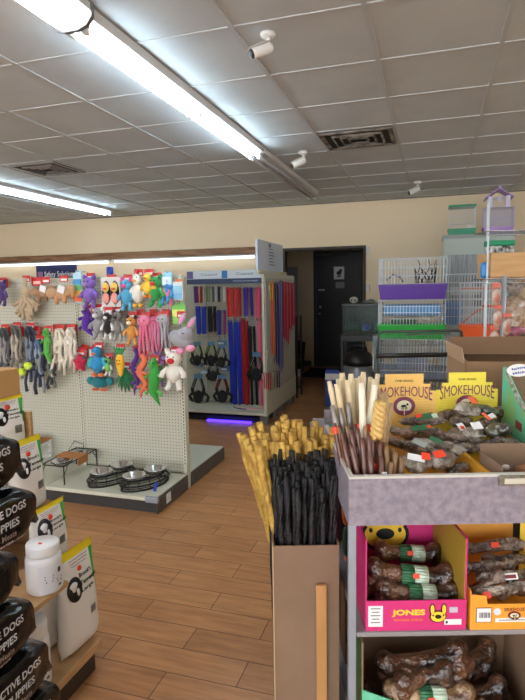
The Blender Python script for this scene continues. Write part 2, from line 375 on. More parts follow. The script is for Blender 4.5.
for i in range(5):
    xa=-.914*i; upright(xa-.015,t)
    if i<4:
        MB().bx(xa-.914+.0,xa-.03,-.022,-.010,.13,GH-.02).build('peg_panel',PEGX,t)
        MB().bx(xa-.914+.0,xa-.03,.010,.022,.13,GH-.02).build('peg_panel',PEGX,t)
        MB().bx(xa-.914,xa-.03,-.026,.026,GH-.02,GH,bev=.003).build('top_rail',CREAM,t)
        for (ya,yb) in ((-.535,-.03),(.03,.74)):
            MB().bx(xa-.914+.002,xa-.002,ya,yb,.095,.122,bev=.003).build('base_deck',CREAM,t)
            MB().bx(xa-.914,xa,(ya+.04 if ya<0 else ya),(yb if ya<0 else yb-.04),0,.094).build('kick_plate',KICK,t)
# end plates of the base
for (ya,yb) in ((-.53,-.032),(.032,.735)):
    m=MB(); m.bx(.001,.006,ya,yb,.005,.118); m.bx(.006,.009,ya+.06,yb-.06,.03,.095); m.build('end_plate',mat('brown_grey_plate',(84,80,76),.45),t)
MB().bx(.009,.0105,-.40,-.33,.03,.10).build('price_label',WPAP,t)
m=MB(); m.box((-.03,-.53,.108),(.10,.03,.04),Matrix.Rotation(.1,3,'X'),bev=.006); m.build('taped_corner',mat('clear_tape',(150,156,166),.2,bump=.6,bscale=60),t)
# brace on gondola top: blue tube
p=Py(110,272,GY)
o=MB().tube([(0,0,0),(0,0,.075)],.026,18).build('blue_cap',mat('blue_plastic',(30,58,160),.35),None,loc=(p.x,GY,GH)); o.name='blue_canister'; tag(o,'small blue cylinder standing upright on top of the toy gondola','canister')
# ---------------------------------------------------------------- toys
HOOK=mat('peg_hook_metal',(150,152,155),.3,.9)
TY=3.605
def hook(p):
    m=MB(); y0=GY-.022-GY; q=Vector((p.x-GXE,0,p.z))
    m.tube([(q.x,-.021,q.z),(q.x,p.y-GY-.02,q.z),(q.x,p.y-GY-.03,q.z+.012)],.0025,6); m.build('peg_hook',HOOK,gond)
PX=.0077
RH=mat('red_header_card',(204,44,40),.45); 
def header(root,x,z,w,h,c,yy=0.0,txt=True):
    o=MB().bx(x-w/2,x+w/2,yy-.003,yy+.000,z,z+h).build('header_card',col_mat(c,'card'),root)
    if txt:
        MB().bx(x-w*.36,x+w*.36,yy-.0045,yy-.003,z+h*.15,z+h*.5).build('card_print',WPAP,o)
    return o
def E(m,c,r,rot=None): m.ell(c,r,rot)
def toy(kind,u,v,w,h,cs,label,cat='dog toy',name='plush_toy',hc=(204,44,40),y=TY,seed=0,group=None,rz=0):
    """u,v centre in the picture, w,h size in picture units; hangs from a hook just above"""
    ks=1.25 if kind in('animal','bird','duck','star','leaves','lying') else 1.08
    c=Py(u,v,y); W=w*PX*ks; H=h*PX*ks; rnd=random.Random(seed+int(u*7+v))
    top=c.z+H/2
    r=thing(name,label,cat,(c.x,y,c.z),rz,group)
    hz=H/2+.012
    header(r,0,H/2-.03,min(W*.75,.075),.05,hc,.022)
    hook(Vector((c.x,y+.01,c.z+hz+.0)))
    cm=[col_mat(k) for k in cs]
    m=MB(); W2=W/2; H2=H/2; T=min(W2,H2)*.7; T=min(T,.06)
    eyes=[]
    if kind=='animal' or kind=='hangdog':   # head, ears, body, limbs
        hy=H2*.55; hr=min(W2*.62,H2*.42)
        m.use(cm[0]); m.ell((0,0,hy),(hr,T*.9,hr*.9)); m.ell((0,0,-H2*.15),(W2*.6,T,H2*.5))
        b=m.build('body',None,r)
        for s in(-1,1): MB().ell((s*hr*.75,0,hy+hr*.8),(hr*.3,T*.35,hr*.5),Matrix.Rotation(s*.4,3,'Y')).build('ear',cm[1%len(cm)],r)
        for s in(-1,1):
            MB().tube([(s*W2*.4,0,H2*.1),(s*W2*.8,-T*.3,-H2*.15),(s*W2*.85,-T*.4,-H2*.35)],[W2*.2,W2*.2,W2*.22],8).build('arm',cm[2%len(cm)],r)
            MB().tube([(s*W2*.3,0,-H2*.5),(s*W2*.42,-T*.2,-H2*.85),(s*W2*.5,-T*.5,-H2*.93)],[W2*.22,W2*.2,W2*.22],8).build('leg',cm[2%len(cm)],r)
        m=MB(); m.ell((0,-T*.85,hy-hr*.2),(hr*.45,T*.4,hr*.35)); m.build('muzzle',cm[-1],r)
        eyes=[(s*hr*.35,-T*.85,hy+hr*.25) for s in(-1,1)]
    elif kind=='octopus':
        hr=W2*.85
        m.use(cm[0]); m.ell((0,0,H2-hr*.8),(hr,T,hr*.8)); m.build('body',None,r)
        for k in range(7):
            x=(k/3-1)*W2*.85; ph=rnd.random()*6
            pts=[(x*.6+.006*math.sin(ph+j),(-T*.5 if k%2 else T*.2)+.004*math.cos(ph+j*1.3),H2-hr*1.2-(2*H2-hr*1.2)*j/6) for j in range(7)]
            pts=[(a+(x*.4)*j/6,b,cz) for j,(a,b,cz) in enumerate(pts)]
            MB().tube(pts,[.011,.011,.010,.010,.009,.008,.006],8).build('tentacle',cm[k%len(cm)],r)
        eyes=[(s*hr*.35,-T*.92,H2-hr*.7) for s in(-1,1)]
    elif kind=='rope':
        n=7
        for k in range(n):
            a=(k/(n-1)-.5); pts=[];x=0
            for j in range(8):
                f=j/7; pts.append((a*W*(.25+.75*f)+.008*math.sin(j*1.9+k),.018*math.sin(k*2.1+j*.8),H2-.01-2*H2*f*(.75+.25*math.cos(k*1.7))))
            m.use(cm[k%len(cm)]); m.tube(pts,[.012,.014,.013,.015,.013,.013,.012,.015],8)
        m.use(cm[0]); m.ell((0,0,H2*.35),(W2*.5,.035,.03)); m.ell((W2*.15,0,-H2*.35),(W2*.45,.03,.025))
        m.build('rope_body',None,r,rough=.004)
    elif kind=='branch':
        m.use(cm[0])
        for k in range(9):
            a=-PI*.1-k*PI*.1; e=Vector((math.cos(a)*W2,.02*math.sin(k*2),math.sin(a)*H2*1.0))
            e*= .75+.3*rnd.random(); o=Vector((0,0,H2*.25))
            pts=[o.lerp(e,j/5)+Vector((.008*math.sin(j*2+k),.01*math.cos(j*1.5+k),0)) for j in range(6)]
            m.tube(pts,[.017,.015,.015,.014,.016,.018],8); m.ell(pts[3],.02)
        m.ell((0,0,H2*.4),(.05,.035,.045)); m.tube([(0,0,H2*.3),(0,0,H2)],.016,8)
        m.build('rope_body',None,r,rough=.004)
    elif kind=='flat':      # long stuffing-free animal hanging folded
        m.use(cm[0]); R=Matrix.Rotation(-.35,3,'Y')
        m.ell((0,0,0),(W2*.95,.03,H2*.42),R); m.ell((-W2*.72,-.01,H2*.0),(H2*.45,.04,H2*.38))
        b=m.build('body',None,r,rough=.004)
        for (x,z,l) in ((-.35,-.3,.8),(.2,-.2,.95),(.75,.1,.9)):
            MB().tube([(W2*x,-.01,H2*(z+.2)),(W2*(x+.06),-.03,H2*(z-.3)),(W2*(x+.02),-.03,H2*(z-.45*l))],[.016,.014,.02],8).build('leg',cm[1%len(cm)],r)
        MB().box((W2*.1,-.04,H2*.25),(W2*.45,.003,H2*.5),Matrix.Rotation(.35,3,'Y')).build('label',WPAP,r)
    elif kind=='carrot':
        m.lathe([(0,-H2*.85),(W2*.35,-H2*.7),(W2*.62,-H2*.1),(W2*.66,H2*.25),(W2*.4,H2*.5),(0,H2*.55)],seg=18,sy=.7); m.build('body',cm[0],r)
        for k in range(-2,3):
            MB().tube([(k*.006,0,H2*.5),(k*.016,0,H2*.8),(k*.026,-.004,H2*.98)],[.008,.011,.003],6).build('leaf',cm[1],r)
        MB().tube([(-.02,-W2*.5,H2*.0),(0,-W2*.51,-H2*.06),(.02,-W2*.5,H2*.0)],.003,6).build('smile',col_mat((190,50,40)),r)
        eyes=[(-.012,-W2*.45,H2*.17),(.012,-W2*.45,H2*.17)]
    elif kind=='duck' or kind=='bird':
        m.use(cm[0]); m.ell((0,0,-H2*.2),(W2*.6,T,H2*.55)); m.ell((0,-.01,H2*.55),(W2*.42,T*.8,H2*.36)); m.build('body',None,r)
        for s in(-1,1):
            MB().ell((s*W2*.68,0,-H2*.1),(W2*.3,T*.35,H2*.4),Matrix.Rotation(s*-.5,3,'Y')).build('wing',cm[1%len(cm)],r)
            MB().ell((s*W2*.3,-.01,-H2*.85),(W2*.25,T*.5,H2*.14)).build('foot',cm[2%len(cm)],r)
        MB().ell((0,-T*.9-.005,H2*.5),(W2*.2,.02,H2*.09)).build('beak',cm[2%len(cm)],r)
        if len(cm)>3: MB().ell((0,0,H2*.92),(W2*.14,T*.3,H2*.14)).build('comb',cm[3],r)
        eyes=[(s*W2*.18,-T*.72,H2*.68) for s in(-1,1)]
    elif kind=='star':
        n=5
        m.use(cm[0]); m.ell((0,0,0),(W2*.62,T*.8,H2*.62))
        for k in range(n):
            a=PI/2+2*PI*k/n; m.ell((math.cos(a)*W2*.6,0,math.sin(a)*H2*.6),(W2*.36,T*.5,W2*.2),Matrix.Rotation(-a,3,'Y'))
        m.build('body',None,r,remesh=.006); eyes=[(-.014,-T*.78,.015),(.014,-T*.78,.015)]
    elif kind=='gator':
        m.use(cm[0]); pts=[(0,0,H2),(W2*.15,0,H2*.5),(0,0,0),(-W2*.1,0,-H2*.4),(W2*.25,0,-H2*.75),(W2*.55,0,-H2*.98)]
        m.tube(pts,[.014,W2*.4,W2*.5,W2*.42,.016,.004],10); m.ell((0,-.012,H2*.72),(W2*.35,.03,H2*.2)); m.build('body',None,r)
        for (x,z) in ((-.6,.35),(.7,.35),(-.6,-.3),(.65,-.35)):
            MB().tube([(0,0,H2*z),(W2*x,-.01,H2*(z-.08)),(W2*x*1.25,-.02,H2*(z-.2))],[.014,.012,.013],8).build('leg',cm[1%len(cm)],r)
        mm=MB()
        for k in range(7): mm.ell((W2*.45*math.cos(k*.6),.012,H2*(.7-.2*k)),(.01,.008,.012))
        mm.build('spikes',cm[-1],r); eyes=[(s*W2*.2,-.04,H2*.8) for s in(-1,1)]
    elif kind=='pack':
        m.bx(-W2,W2,-.003,.003,-H2,H2,bev=.002); m.build('backing_card',cm[0],r)
        k=len(cm)-1
        for i in range(k):
            MB().bx(-W2*.9,W2*.9,-.012,-.003,-H2*.9+i*2*H2*.75/k,-H2*.9+(i+1)*2*H2*.75/k-.002,bev=.002).build('colour_panel',cm[i+1],r)
    elif kind=='twin':
        m.bx(-W2,W2,-.003,.003,-H2,H2,bev=.002); m.build('backing_card',cm[0],r)
        for s in(-1,1):
            q=MB(); q.use(col_mat((20,20,20))); q.ell((s*W2*.45,-.006,-H2*.05),(W2*.46,.012,H2*.82)); q.build('outline',None,r)
            q=MB(); q.use(cm[1]); q.ell((s*W2*.45,-.012,H2*.3),(W2*.36,.018,H2*.36)); q.use(cm[2]); q.ell((s*W2*.45,-.012,-H2*.4),(W2*.36,.018,H2*.4)); q.build('duck_body',None,r)
            MB().ell((s*W2*.45,-.03,H2*.22),(W2*.2,.012,H2*.08)).build('beak',cm[3],r)
    elif kind=='flower':
        for k in range(6):
            a=2*PI*k/6; MB().ell((math.cos(a)*W2*.55,0,H2*.3+math.sin(a)*W2*.55),(W2*.35,.018,W2*.25),Matrix.Rotation(-a,3,'Y')).build('petal',cm[0],r)
        MB().ell((0,-.012,H2*.3),(W2*.25,.02,W2*.25)).build('flower_centre',cm[1],r)
        MB().tube([(0,0,H2*.1),(.006,0,-H2*.3),(0,0,-H2)],.009,8).build('stem',cm[2],r)
    elif kind=='leaves':
        for k in range(7):
            a=-PI/2+(k-3)*.42; e=Vector((math.cos(a)*W2,0,math.sin(a)*H2+.0)); MB().tube([(0,0,H2*.8),e*.4+Vector((0,-.01*(k%3),H2*.3)),e],[.012,.022,.004],8).build('leaf',cm[k%len(cm)],r)
    elif kind=='snake':
        pts=[(W2*.5*math.sin(j*1.3),-.005,H2-2*H2*j/9) for j in range(10)]
        m.use(cm[0]); m.tube(pts,[W2*.3,W2*.45,W2*.5,W2*.5,W2*.5,W2*.45,W2*.4,W2*.3,W2*.2,.004],10); m.build('body',None,r)
        q=MB(); 
        for j in range(1,8): q.ell(Vector(pts[j])+Vector((W2*.4,0,0)),(.008,.008,.01))
        q.build('crest',cm[1],r)
        for (x,z) in ((-.9,.3),(.9,.2),(-.8,-.4),(.9,-.5)): MB().tube([(0,-.01,H2*z),(W2*x,-.02,H2*z-.02)],[.010,.009],8).build('leg',cm[0],r)
    elif kind=='lying':    # big-eared animal seen sideways
        m.use(cm[0]); m.ell((0,0,-H2*.25),(W2*.8,T,H2*.45),Matrix.Rotation(.35,3,'Y')); m.ell((W2*.35,-.015,-H2*.0),(W2*.45,T*.9,H2*.38)); m.build('body',None,r)
        for s,z in((.1,.75),(.7,.55)):
            e=MB(); e.use(cm[0]); e.ell((W2*s,0,H2*z),(W2*.2,.014,H2*.38),Matrix.Rotation(.6,3,'Y')); e.use(cm[1]); e.ell((W2*s,-.010,H2*z),(W2*.13,.01,H2*.28),Matrix.Rotation(.6,3,'Y')); e.build('ear',None,r)
        for (x,z) in ((.0,-.85),(.65,-.7)): MB().ell((W2*x,-.02,H2*z),(W2*.3,.03,H2*.18)).build('paw',cm[1],r)
        eyes=[(W2*.4,-T*.9-.016,.01)]
    if eyes:
        q=MB()
        for e in eyes: q.ell(e,.0055,sub=1)
        q.build('eyes',mat('black_bead',(10,10,10),.2),r)
    return r
T=toy
G='dog toys hung on the top row of the pegboard'
T('animal',2,293,14,22,[(88,60,120),(70,45,100),(90,60,125),(160,140,180)],'dark purple plush toy cut by the left edge, top toy row',group=G)
T('branch',26,300,34,42,[(182,160,130)],'large tan knotted rope toy with many stubby ends, top row at left',name='rope_toy',group=G)
T('flat',45,292,30,24,[(168,132,98),(150,112,80)],'flat tan plush animal on the top row, right next to the knotted rope toy',group=G)
T('flat',63,293,32,28,[(190,152,112),(196,140,90)],'flat light tan plush animal with white label, left of the rainbow card',group=G,y=3.57)
T('pack',78,288,9,28,[(180,214,226),(230,110,70),(240,190,70),(110,190,120),(80,150,200)],'narrow rainbow striped toy pack on the top row',name='toy_pack',hc=(190,220,230),group=G)
T('animal',90,292,17,26,[(132,98,186),(110,78,168),(126,92,180),(160,130,205)],'lilac purple plush animal between the rainbow pack and the twin ducks',group=G)
T('twin',111,292,20,27,[(210,205,200),(238,196,92),(236,150,140),(226,110,50)],'pair of yellow and pink ducks outlined in black on a card, top row',name='toy_pack',group=G)
T('animal',127,294,15,26,[(84,170,210),(226,80,150),(84,170,210),(226,80,150)],'sky blue plush animal with a pink band, top row',group=G)
T('bird',138,290,16,28,[(232,226,214),(225,218,205),(222,170,60),(196,32,36)],'white plush rooster with a red comb, top row',name='plush_rooster',group=G)
T('duck',148,285,13,20,[(240,200,70),(232,184,60),(232,130,40)],'yellow plush chick, top row beside the white rooster',name='plush_chick',group=G,y=3.57)
T('animal',156,291,18,24,[(46,150,70),(38,128,60),(52,160,76),(200,60,50)],'bright green plush frog-like toy, top row right of the yellow chick',group=G)
T('rope',168,294,11,18,[(60,150,200),(230,120,150),(60,130,190)],'small blue and pink rope toy, top row',name='rope_toy',hc=(150,200,225),group=G)
T('pack',167,280,10,10,[(150,205,228),(220,235,240)],'square pale blue toy card high on the top row',name='toy_pack',hc=(150,205,228),group=G,y=3.62)
T('pack',178,291,9,16,[(215,220,220),(130,185,218),(150,200,225)],'light blue toy in a small pack at the right end of the top row',name='toy_pack',hc=(225,120,60),group=G)
G='dog toys hung on the middle row of the pegboard'
T('gator',87,322,20,26,[(82,38,148),(74,30,138),(226,60,60)],'deep purple plush dragon with a red underside, left of the middle row',name='plush_dragon',group=G)
T('animal',99,323,17,26,[(150,148,150),(225,222,220),(160,158,160),(230,228,225)],'grey and white plush bunny, middle row',group=G)
T('animal',108,325,12,24,[(34,32,34),(225,222,220),(225,222,218),(228,226,222)],'black and white plush animal, middle row',group=G,y=3.58)
T('animal',118,325,13,26,[(128,124,120),(60,56,54),(168,164,158),(40,38,38)],'grey plush raccoon with dark mask, middle row',group=G)
T('animal',132,330,14,24,[(214,146,66),(60,42,34),(222,160,84),(240,226,200)],'orange and white plush tiger with dark ears, middle row',group=G)
T('octopus',145,335,16,36,[(232,128,158),(222,108,142)],'rosy pink plush octopus with dangling legs, middle row',name='plush_octopus',group=G,y=3.57)
T('octopus',154,334,12,32,[(214,100,140),(206,120,150)],'deeper pink plush octopus behind the grey one, middle row',name='plush_octopus',group=G)
T('octopus',163,331,14,30,[(172,166,172),(210,110,150),(160,156,164)],'grey plush octopus with grey and pink legs, middle row',name='plush_octopus',group=G,y=3.57)
T('pack',179,315,13,17,[(122,196,96),(150,214,110),(222,230,120)],'lime green toy card above the grey plush elephant',name='toy_pack',hc=(120,190,90),group=G,y=3.63)
T('lying',181,334,26,30,[(160,158,164),(232,150,184)],'grey plush elephant with pink-lined ears at the right end of the middle row',name='plush_elephant',group=G,y=3.58)
for u,lab in ((139,'white and red toy card behind the pink octopus'),(152,'white and red toy card behind the deeper pink octopus'),(165,'white and red toy card behind the grey octopus')):
    T('pack',u,319,10,13,[(196,40,44),(226,222,220),(214,206,206)],lab,name='toy_pack',group=G,y=3.655)
G='dog toys hung on the bottom row of the pegboard'
T('star',80,363,15,18,[(196,36,70)],'crimson red star-shaped plush toy, left of the bottom row',name='plush_star',group=G)
T('duck',98,361,20,26,[(44,142,196),(56,180,190),(226,120,60)],'bright blue plush duck with orange bill, bottom row',name='plush_duck',group=G)
T('duck',100,380,26,18,[(30,120,130),(34,128,136),(220,110,60)],'teal plush bird low on the bottom row under the blue duck',name='plush_bird',group=G,y=3.64)
T('animal',108,366,9,16,[(120,190,100),(40,40,40),(230,228,220),(40,40,40)],'small green and white plush toy right of the blue duck',group=G)
T('carrot',120,363,13,30,[(240,184,44),(50,140,70)],'smiling yellow plush carrot with green leaves, bottom row',name='plush_carrot',group=G,y=3.57)
T('leaves',125,379,18,22,[(24,104,60),(30,120,70)],'dark green leafy plush toy below the yellow carrot',name='plush_leaves',group=G,y=3.63)
T('snake',136,372,10,44,[(84,46,134),(226,70,140)],'long purple plush lizard, bottom row',name='plush_lizard',group=G,y=3.64)
T('snake',143,376,13,40,[(228,116,76),(196,44,40)],'coral orange plush dinosaur, bottom row between purple and green lizards',name='plush_dinosaur',group=G,y=3.57)
T('flower',158,362,18,26,[(160,128,196),(230,200,80),(70,150,80)],'lavender plush flower, bottom row behind the green alligator',name='plush_flower',group=G,y=3.64)
T('gator',154,382,20,44,[(58,160,60),(84,178,72),(226,150,50)],'green plush alligator with orange spots, lowest toy of the bottom row',name='plush_alligator',group=G,y=3.57)
T('animal',174,370,22,32,[(232,226,214),(236,230,220),(234,228,218),(200,30,40)],'cream white plush bear with a red bow, right end of the bottom row',name='plush_bear',group=G,y=3.58)
T('animal',160,374,10,20,[(110,170,120),(90,150,100),(150,120,190),(190,160,210)],'green and lavender plush toy tucked behind the cream bear',group=G,y=3.645)
for u,lab in ((83,'left red toy card above the crimson star'),(94,'right red toy card above the blue duck')):
    T('pack',u,352,10,9,[(200,36,46),(222,214,214)],lab,name='toy_pack',group=G,y=3.66)
G='rope toys hung left of the plush toys'
for (u,v,w,h,cs,lab) in (
 (5,355,14,56,[(92,92,96),(150,146,140),(60,60,66)],'grey and black rope toy at the left edge of the picture'),
 (17,352,15,54,[(124,118,108),(176,168,152),(84,82,80)],'grey beige rope toy, second from the left edge'),
 (31,358,13,64,[(58,66,88),(120,130,146),(36,40,54)],'navy and grey rope toy left of the green frog'),
 (40,366,12,54,[(44,52,74),(150,160,170),(90,110,150)],'slate blue rope toy beside the tennis balls'),
 (60,352,20,46,[(222,214,196),(214,204,184)],'thick cream shaggy rope toy, left of the pair'),
 (71,350,14,44,[(226,218,202),(206,196,178)],'thick cream shaggy rope toy, right of the pair'),
 (52,372,9,30,[(52,56,60),(110,120,110),(200,200,196)],'thin dark rope toy with a white knot under the green frog')):
    T('rope',u,v,w,h,cs,lab,name='rope_toy',group=G,hc=(206,44,38))
T('gator',47,346,13,34,[(92,176,70),(70,150,56),(40,110,40)],'green plush frog on the rope toy row',name='plush_frog',group=G,y=3.57)
for (u,v,lab) in ((28,366,'neon yellow tennis ball, upper one of the hanging pair'),(22,372,'neon yellow tennis ball, lower one of the hanging pair')):
    p=Py(u,v,3.50); r=thing('tennis_ball',lab,'ball',p,0,'tennis balls hanging on the pegboard')
    MB().ell((0,0,0),.032,sub=3).build('ball_felt',mat('neon_felt',(208,236,60),.95,bump=.4,bscale=300),r)
    MB().tube([(.0325*math.cos(a),.0325*math.sin(a)*.8,.0325*math.sin(a)*.6) for a in [k*PI/12 for k in range(24)]],.0012,6,closed=True).build('seam',WPAP,r)
    MB().tube([(0,0,.03),(.005,.09,.06),(.0,.12,.09)],.005,6).build('cord',col_mat((70,80,90),'rope'),r)
# red header strips above the rope toys
for (a,b,v0,v1,lab) in ((0,12,326,337,'red header card over the leftmost rope toy'),(13,25,326,337,'red header card over the second rope toy'),(27,42,326,336,'red header card over the navy rope toy'),(52,64,324,335,'red header card over the left cream rope toy'),(65,78,324,335,'red header card over the right cream rope toy'),(0,9,278,288,'red and white toy card at the top left of the pegboard'),(30,44,277,286,'red toy card over the first flat tan plush')):
    p=Py((a+b)/2,(v0+v1)/2,3.66); w=(b-a)*PX; h=(v1-v0)*PX
    o=thing('toy_card',lab,'card',p,0,'red header cards'); hook(Vector((p.x,3.665,p.z+h/2-.01)))
    MB().bx(-w/2,w/2,-.002,.002,-h/2,h/2,bev=.001).build('card_sheet',RH,o); MB().bx(-w*.32,w*.32,-.004,-.002,-h*.3,h*.05).build('card_print',mat('pale_pink',(235,190,180),.5),o)
# ---------------------------------------------------------------- bowls on the base deck
DZ=.122
def bowl(parent,c,r=.075,h=.045):
    m=MB(); m.lathe([(.0,.004),(r*.62,.004),(r*.85,h*.95),(r*1.0,h),(r*1.04,h-.004),(r*.9,h*.85),(r*.68,0),(0,0)],c,seg=28); return m.build('steel_bowl',STEEL,parent)
def diner(x,y,rz,label,tiers=3,g='oval wire double bowl stands'):
    t=thing('double_bowl_stand',label,'pet bowl stand',(x,y,DZ),rz,g)
    m=MB()
    def oval(a,b,z,rr=.0042): m.tube([(a*math.cos(q)*(1-.12*abs(math.sin(q))),b*math.sin(q),z) for q in [2*PI*k/40 for k in range(40)]],rr,6,closed=True)
    oval(.20,.115,.006,.007); oval(.205,.12,.04,.006); oval(.185,.10,.075,.007); oval(.20,.115,.022,.003); oval(.19,.108,.058,.003)
    for k in range(14):
        q=2*PI*k/14; m.tube([(.20*math.cos(q)*(1-.12*abs(math.sin(q))),.115*math.sin(q),.006),(.21*math.cos(q),.123*math.sin(q),.04),(.185*math.cos(q)*(1-.12*abs(math.sin(q))),.10*math.sin(q),.075)],.003,5)
    m.build('wire_stand',mat('black_wire',(8,8,9),.35),t)
    for s in(-1,1):
        MB().tube([(s*.095+.08*math.cos(2*PI*k/28),.08*math.sin(2*PI*k/28),.079) for k in range(28)],.0045,6,closed=True).build('bowl_ring',BLACKM,t)
        bowl(t,(s*.095,0,.052),.082,.05)
    return t
p=Pz(148,486,DZ); diner(-2.005,3.42,1.15,'oval black wire stand with two steel bowls, right one of the pair')
d0=diner(-2.30,3.44,1.25,'oval black wire stand with two steel bowls, left one of the pair')
m=MB(); m.box((0,0,0),(.022,.004,.07),Matrix.Rotation(.3,3,'Y'),bev=.001)
p=Pz(171,479,.19); tag(m.build('blue_tag',mat('blue_plastic',(30,58,160),.35),None,loc=(-1.855,3.30,.161)),'small blue tag leaning on the right wire bowl stand','tag')
def table(x,y,rz,label,h=.14,lx=.44,ly=.19,sleeve=True):
    t=thing('raised_bowl_stand',label,'pet bowl stand',(x,y,DZ),rz); m=MB()
    for z in (h,): m.tube([(-lx/2,-ly/2,z),(lx/2,-ly/2,z),(lx/2,ly/2,z),(-lx/2,ly/2,z)],.005,6,closed=True)
    m.tube([(-lx/2,0,h-.002),(lx/2,0,h-.002)],.003,6); m.build('frame',BLACKM,t)
    for a in(-1,1):
        for b in(-1,1):
            MB().tube([(a*lx/2,b*ly/2,h),(a*lx/2,b*ly/2,.006),(a*(lx/2+.006),b*ly/2,.004)],.005,6).build('leg',BLACKM,t)
            MB().tube([(a*lx/2,b*ly/2,.07),(a*(lx/2-.035),b*ly/2,.11),(a*(lx/2-.05),b*ly/2,h)],.003,6).build('scroll',BLACKM,t)
    for s in(-1,1):
        MB().tube([(s*.105+.078*math.cos(2*PI*k/28),.078*math.sin(2*PI*k/28),h+.002) for k in range(28)],.004,6,closed=True).build('bowl_ring',BLACKM,t)
        bowl(t,(s*.105,0,h-.036),.073,.045)
    if sleeve:
        MB().bx(-.05,.08,-ly/2-.012,ly/2+.012,h+.008,h+.012).bx(-.05,.08,-ly/2-.013,-ly/2-.009,h-.05,h+.012).build('card_sleeve',mat('brown_card',(176,116,66),.8),t)
table(-2.69,3.47,PI/2+.05,'raised black metal stand with two steel bowls and a cardboard sleeve')
t=thing('slatted_bowl_stand','white slatted bowl stand standing at the back left of the deck','pet bowl stand',(-3.20,3.55,DZ),.1)
for s in(-1,1):
    m=MB()
    for k in range(4): m.box((s*.17,0,.04+k*.045),(.012,.24,.022))
    m.build('side_slats',WHITE,t)
    MB().bx(s*.17-.008,s*.17+.008,-.12,-.10,0,.2).bx(s*.17-.008,s*.17+.008,.10,.12,0,.2).build('leg',WHITE,t)
MB().bx(-.18,.18,-.13,.13,.2,.21).build('top_board',mat('brown_card',(176,116,66),.8),t)
for s in(-1,1): bowl(t,(s*.085,0,.206),.07,.04)
MB().tube([(0,.05*0+.0,0),(.0,.0,.12),(.06,0,.2),(.14,0,.18),(.17,0,.06),(.17,0,.0)],.003,6).build('wire_hoop',BLACKM,None,loc=(-2.86,3.68,DZ)); tag(bpy.data.objects['wire_hoop'],'thin bent wire hoop standing behind the raised bowl stand','wire')
# ================================================================ LEASH GONDOLA
LY=6.28; LXE=-1.78
t=thing('leash_gondola','cream gondola of leashes and harnesses with a pegboard end panel','shelf',(LXE,LY,0)); lg=t
LH=1.70
MB().bx(-2.0,-.04,-.012,0,.13,LH).build('peg_panel',PEGX,t)
MB().bx(-2.0,-.04,.20,.212,.13,LH).build('back_panel',PEGX,t)
for x in (-.94,-1.86):
    upright(x,t,-.03,.0,LH,.03)
upright(-.055,t,-.03,.0,LH,.03)
MB().bx(-2.0,-.045,-.52,-.031,.10,.13,bev=.003).build('base_deck',CREAM,t)
MB().bx(-1.98,-.05,-.46,-.031,.0,.06).build('kick_plate',mat('black_kick',(20,20,22),.6),t)
MB().bx(-.04,-.012,-.53,.83,.10,LH,bev=.003).build('end_frame',CREAM,t)
MB().bx(-.011,-.003,-.50,.80,.36,LH-.04).build('end_peg_panel',PEGY,t)
MB().bx(-.011,-.002,-.53,.83,.10,.355).build('end_lower_panel',CREAM,t)
for y in (-.45,-.1,.25,.6,.78): MB().bx(-.10,-.01,y-.035,y+.035,0,.099).build('foot',mat('grey_feet',(120,118,114),.5),t)
MB().bx(-2.0,-.10,.03,.8,0,.12).build('rear_base',KICK,t)
# header board with two brand cards
SILV=mat('pale_header',(206,214,222),.4)
MB().bx(-1.0,-.05,-.40,-.38,1.66,1.755).build('header_board',SILV,t)
MB().bx(-1.0,-.05,-.41,-.37,1.60,1.66).build('header_rail',mat('slate_rail',(38,54,92),.45),t)
MB().bx(-1.0,-.92,-.402,-.401,1.665,1.75).build('header_picture',mat('mauve_picture',(96,90,140),.5),t)
MB().bx(-.56,-.49,-.402,-.401,1.665,1.75).build('header_picture',mat('blue_picture',(40,110,170),.5),t)
for x in(-.72,-.28): text('Coastal',.06,mat('slate_print',(90,110,130),.5),t,(x,-.404,1.712),width=.2,height=.03)
strokes(14,mat('pale_print',(150,165,190),.5),t,(-.27,-.412,1.63),(PI/2,0,0),.3,.022)
# big blank sign standing on the end of the gondola
a=Px(257,241,-1.80)
t2=thing('end_sign','big pale grey blue sign panel with faint print standing on the leash gondola end','sign',(LXE-.026,LY-.23,LH+.001))
MB().bx(-.02,.02,-.50,.66,0,.035,bev=.003).build('sign_base',CREAM,t2)
MB().bx(-.012,.012,-.50,.50,.035,.36).build('sign_panel',mat('blue_grey_sign',(205,216,230),.4),t2)
m=MB()
for k in range(6): m.bx(.0121,.0128,-.08+.0*k,.14-.03*(k%3),.10+k*.035,.112+k*.035)
m.bx(.0121,.0128,-.09,.0,.30,.34); m.build('sign_print',mat('faint_print',(120,130,150),.6),t2)
m=MB(); m.box((.025,-.45,.02),(.01,.04,.03)); m.box((.025,.40,.02),(.01,.1,.03)); m.build('bracket',mat('yellowed_bracket',(196,180,120),.5),t2)
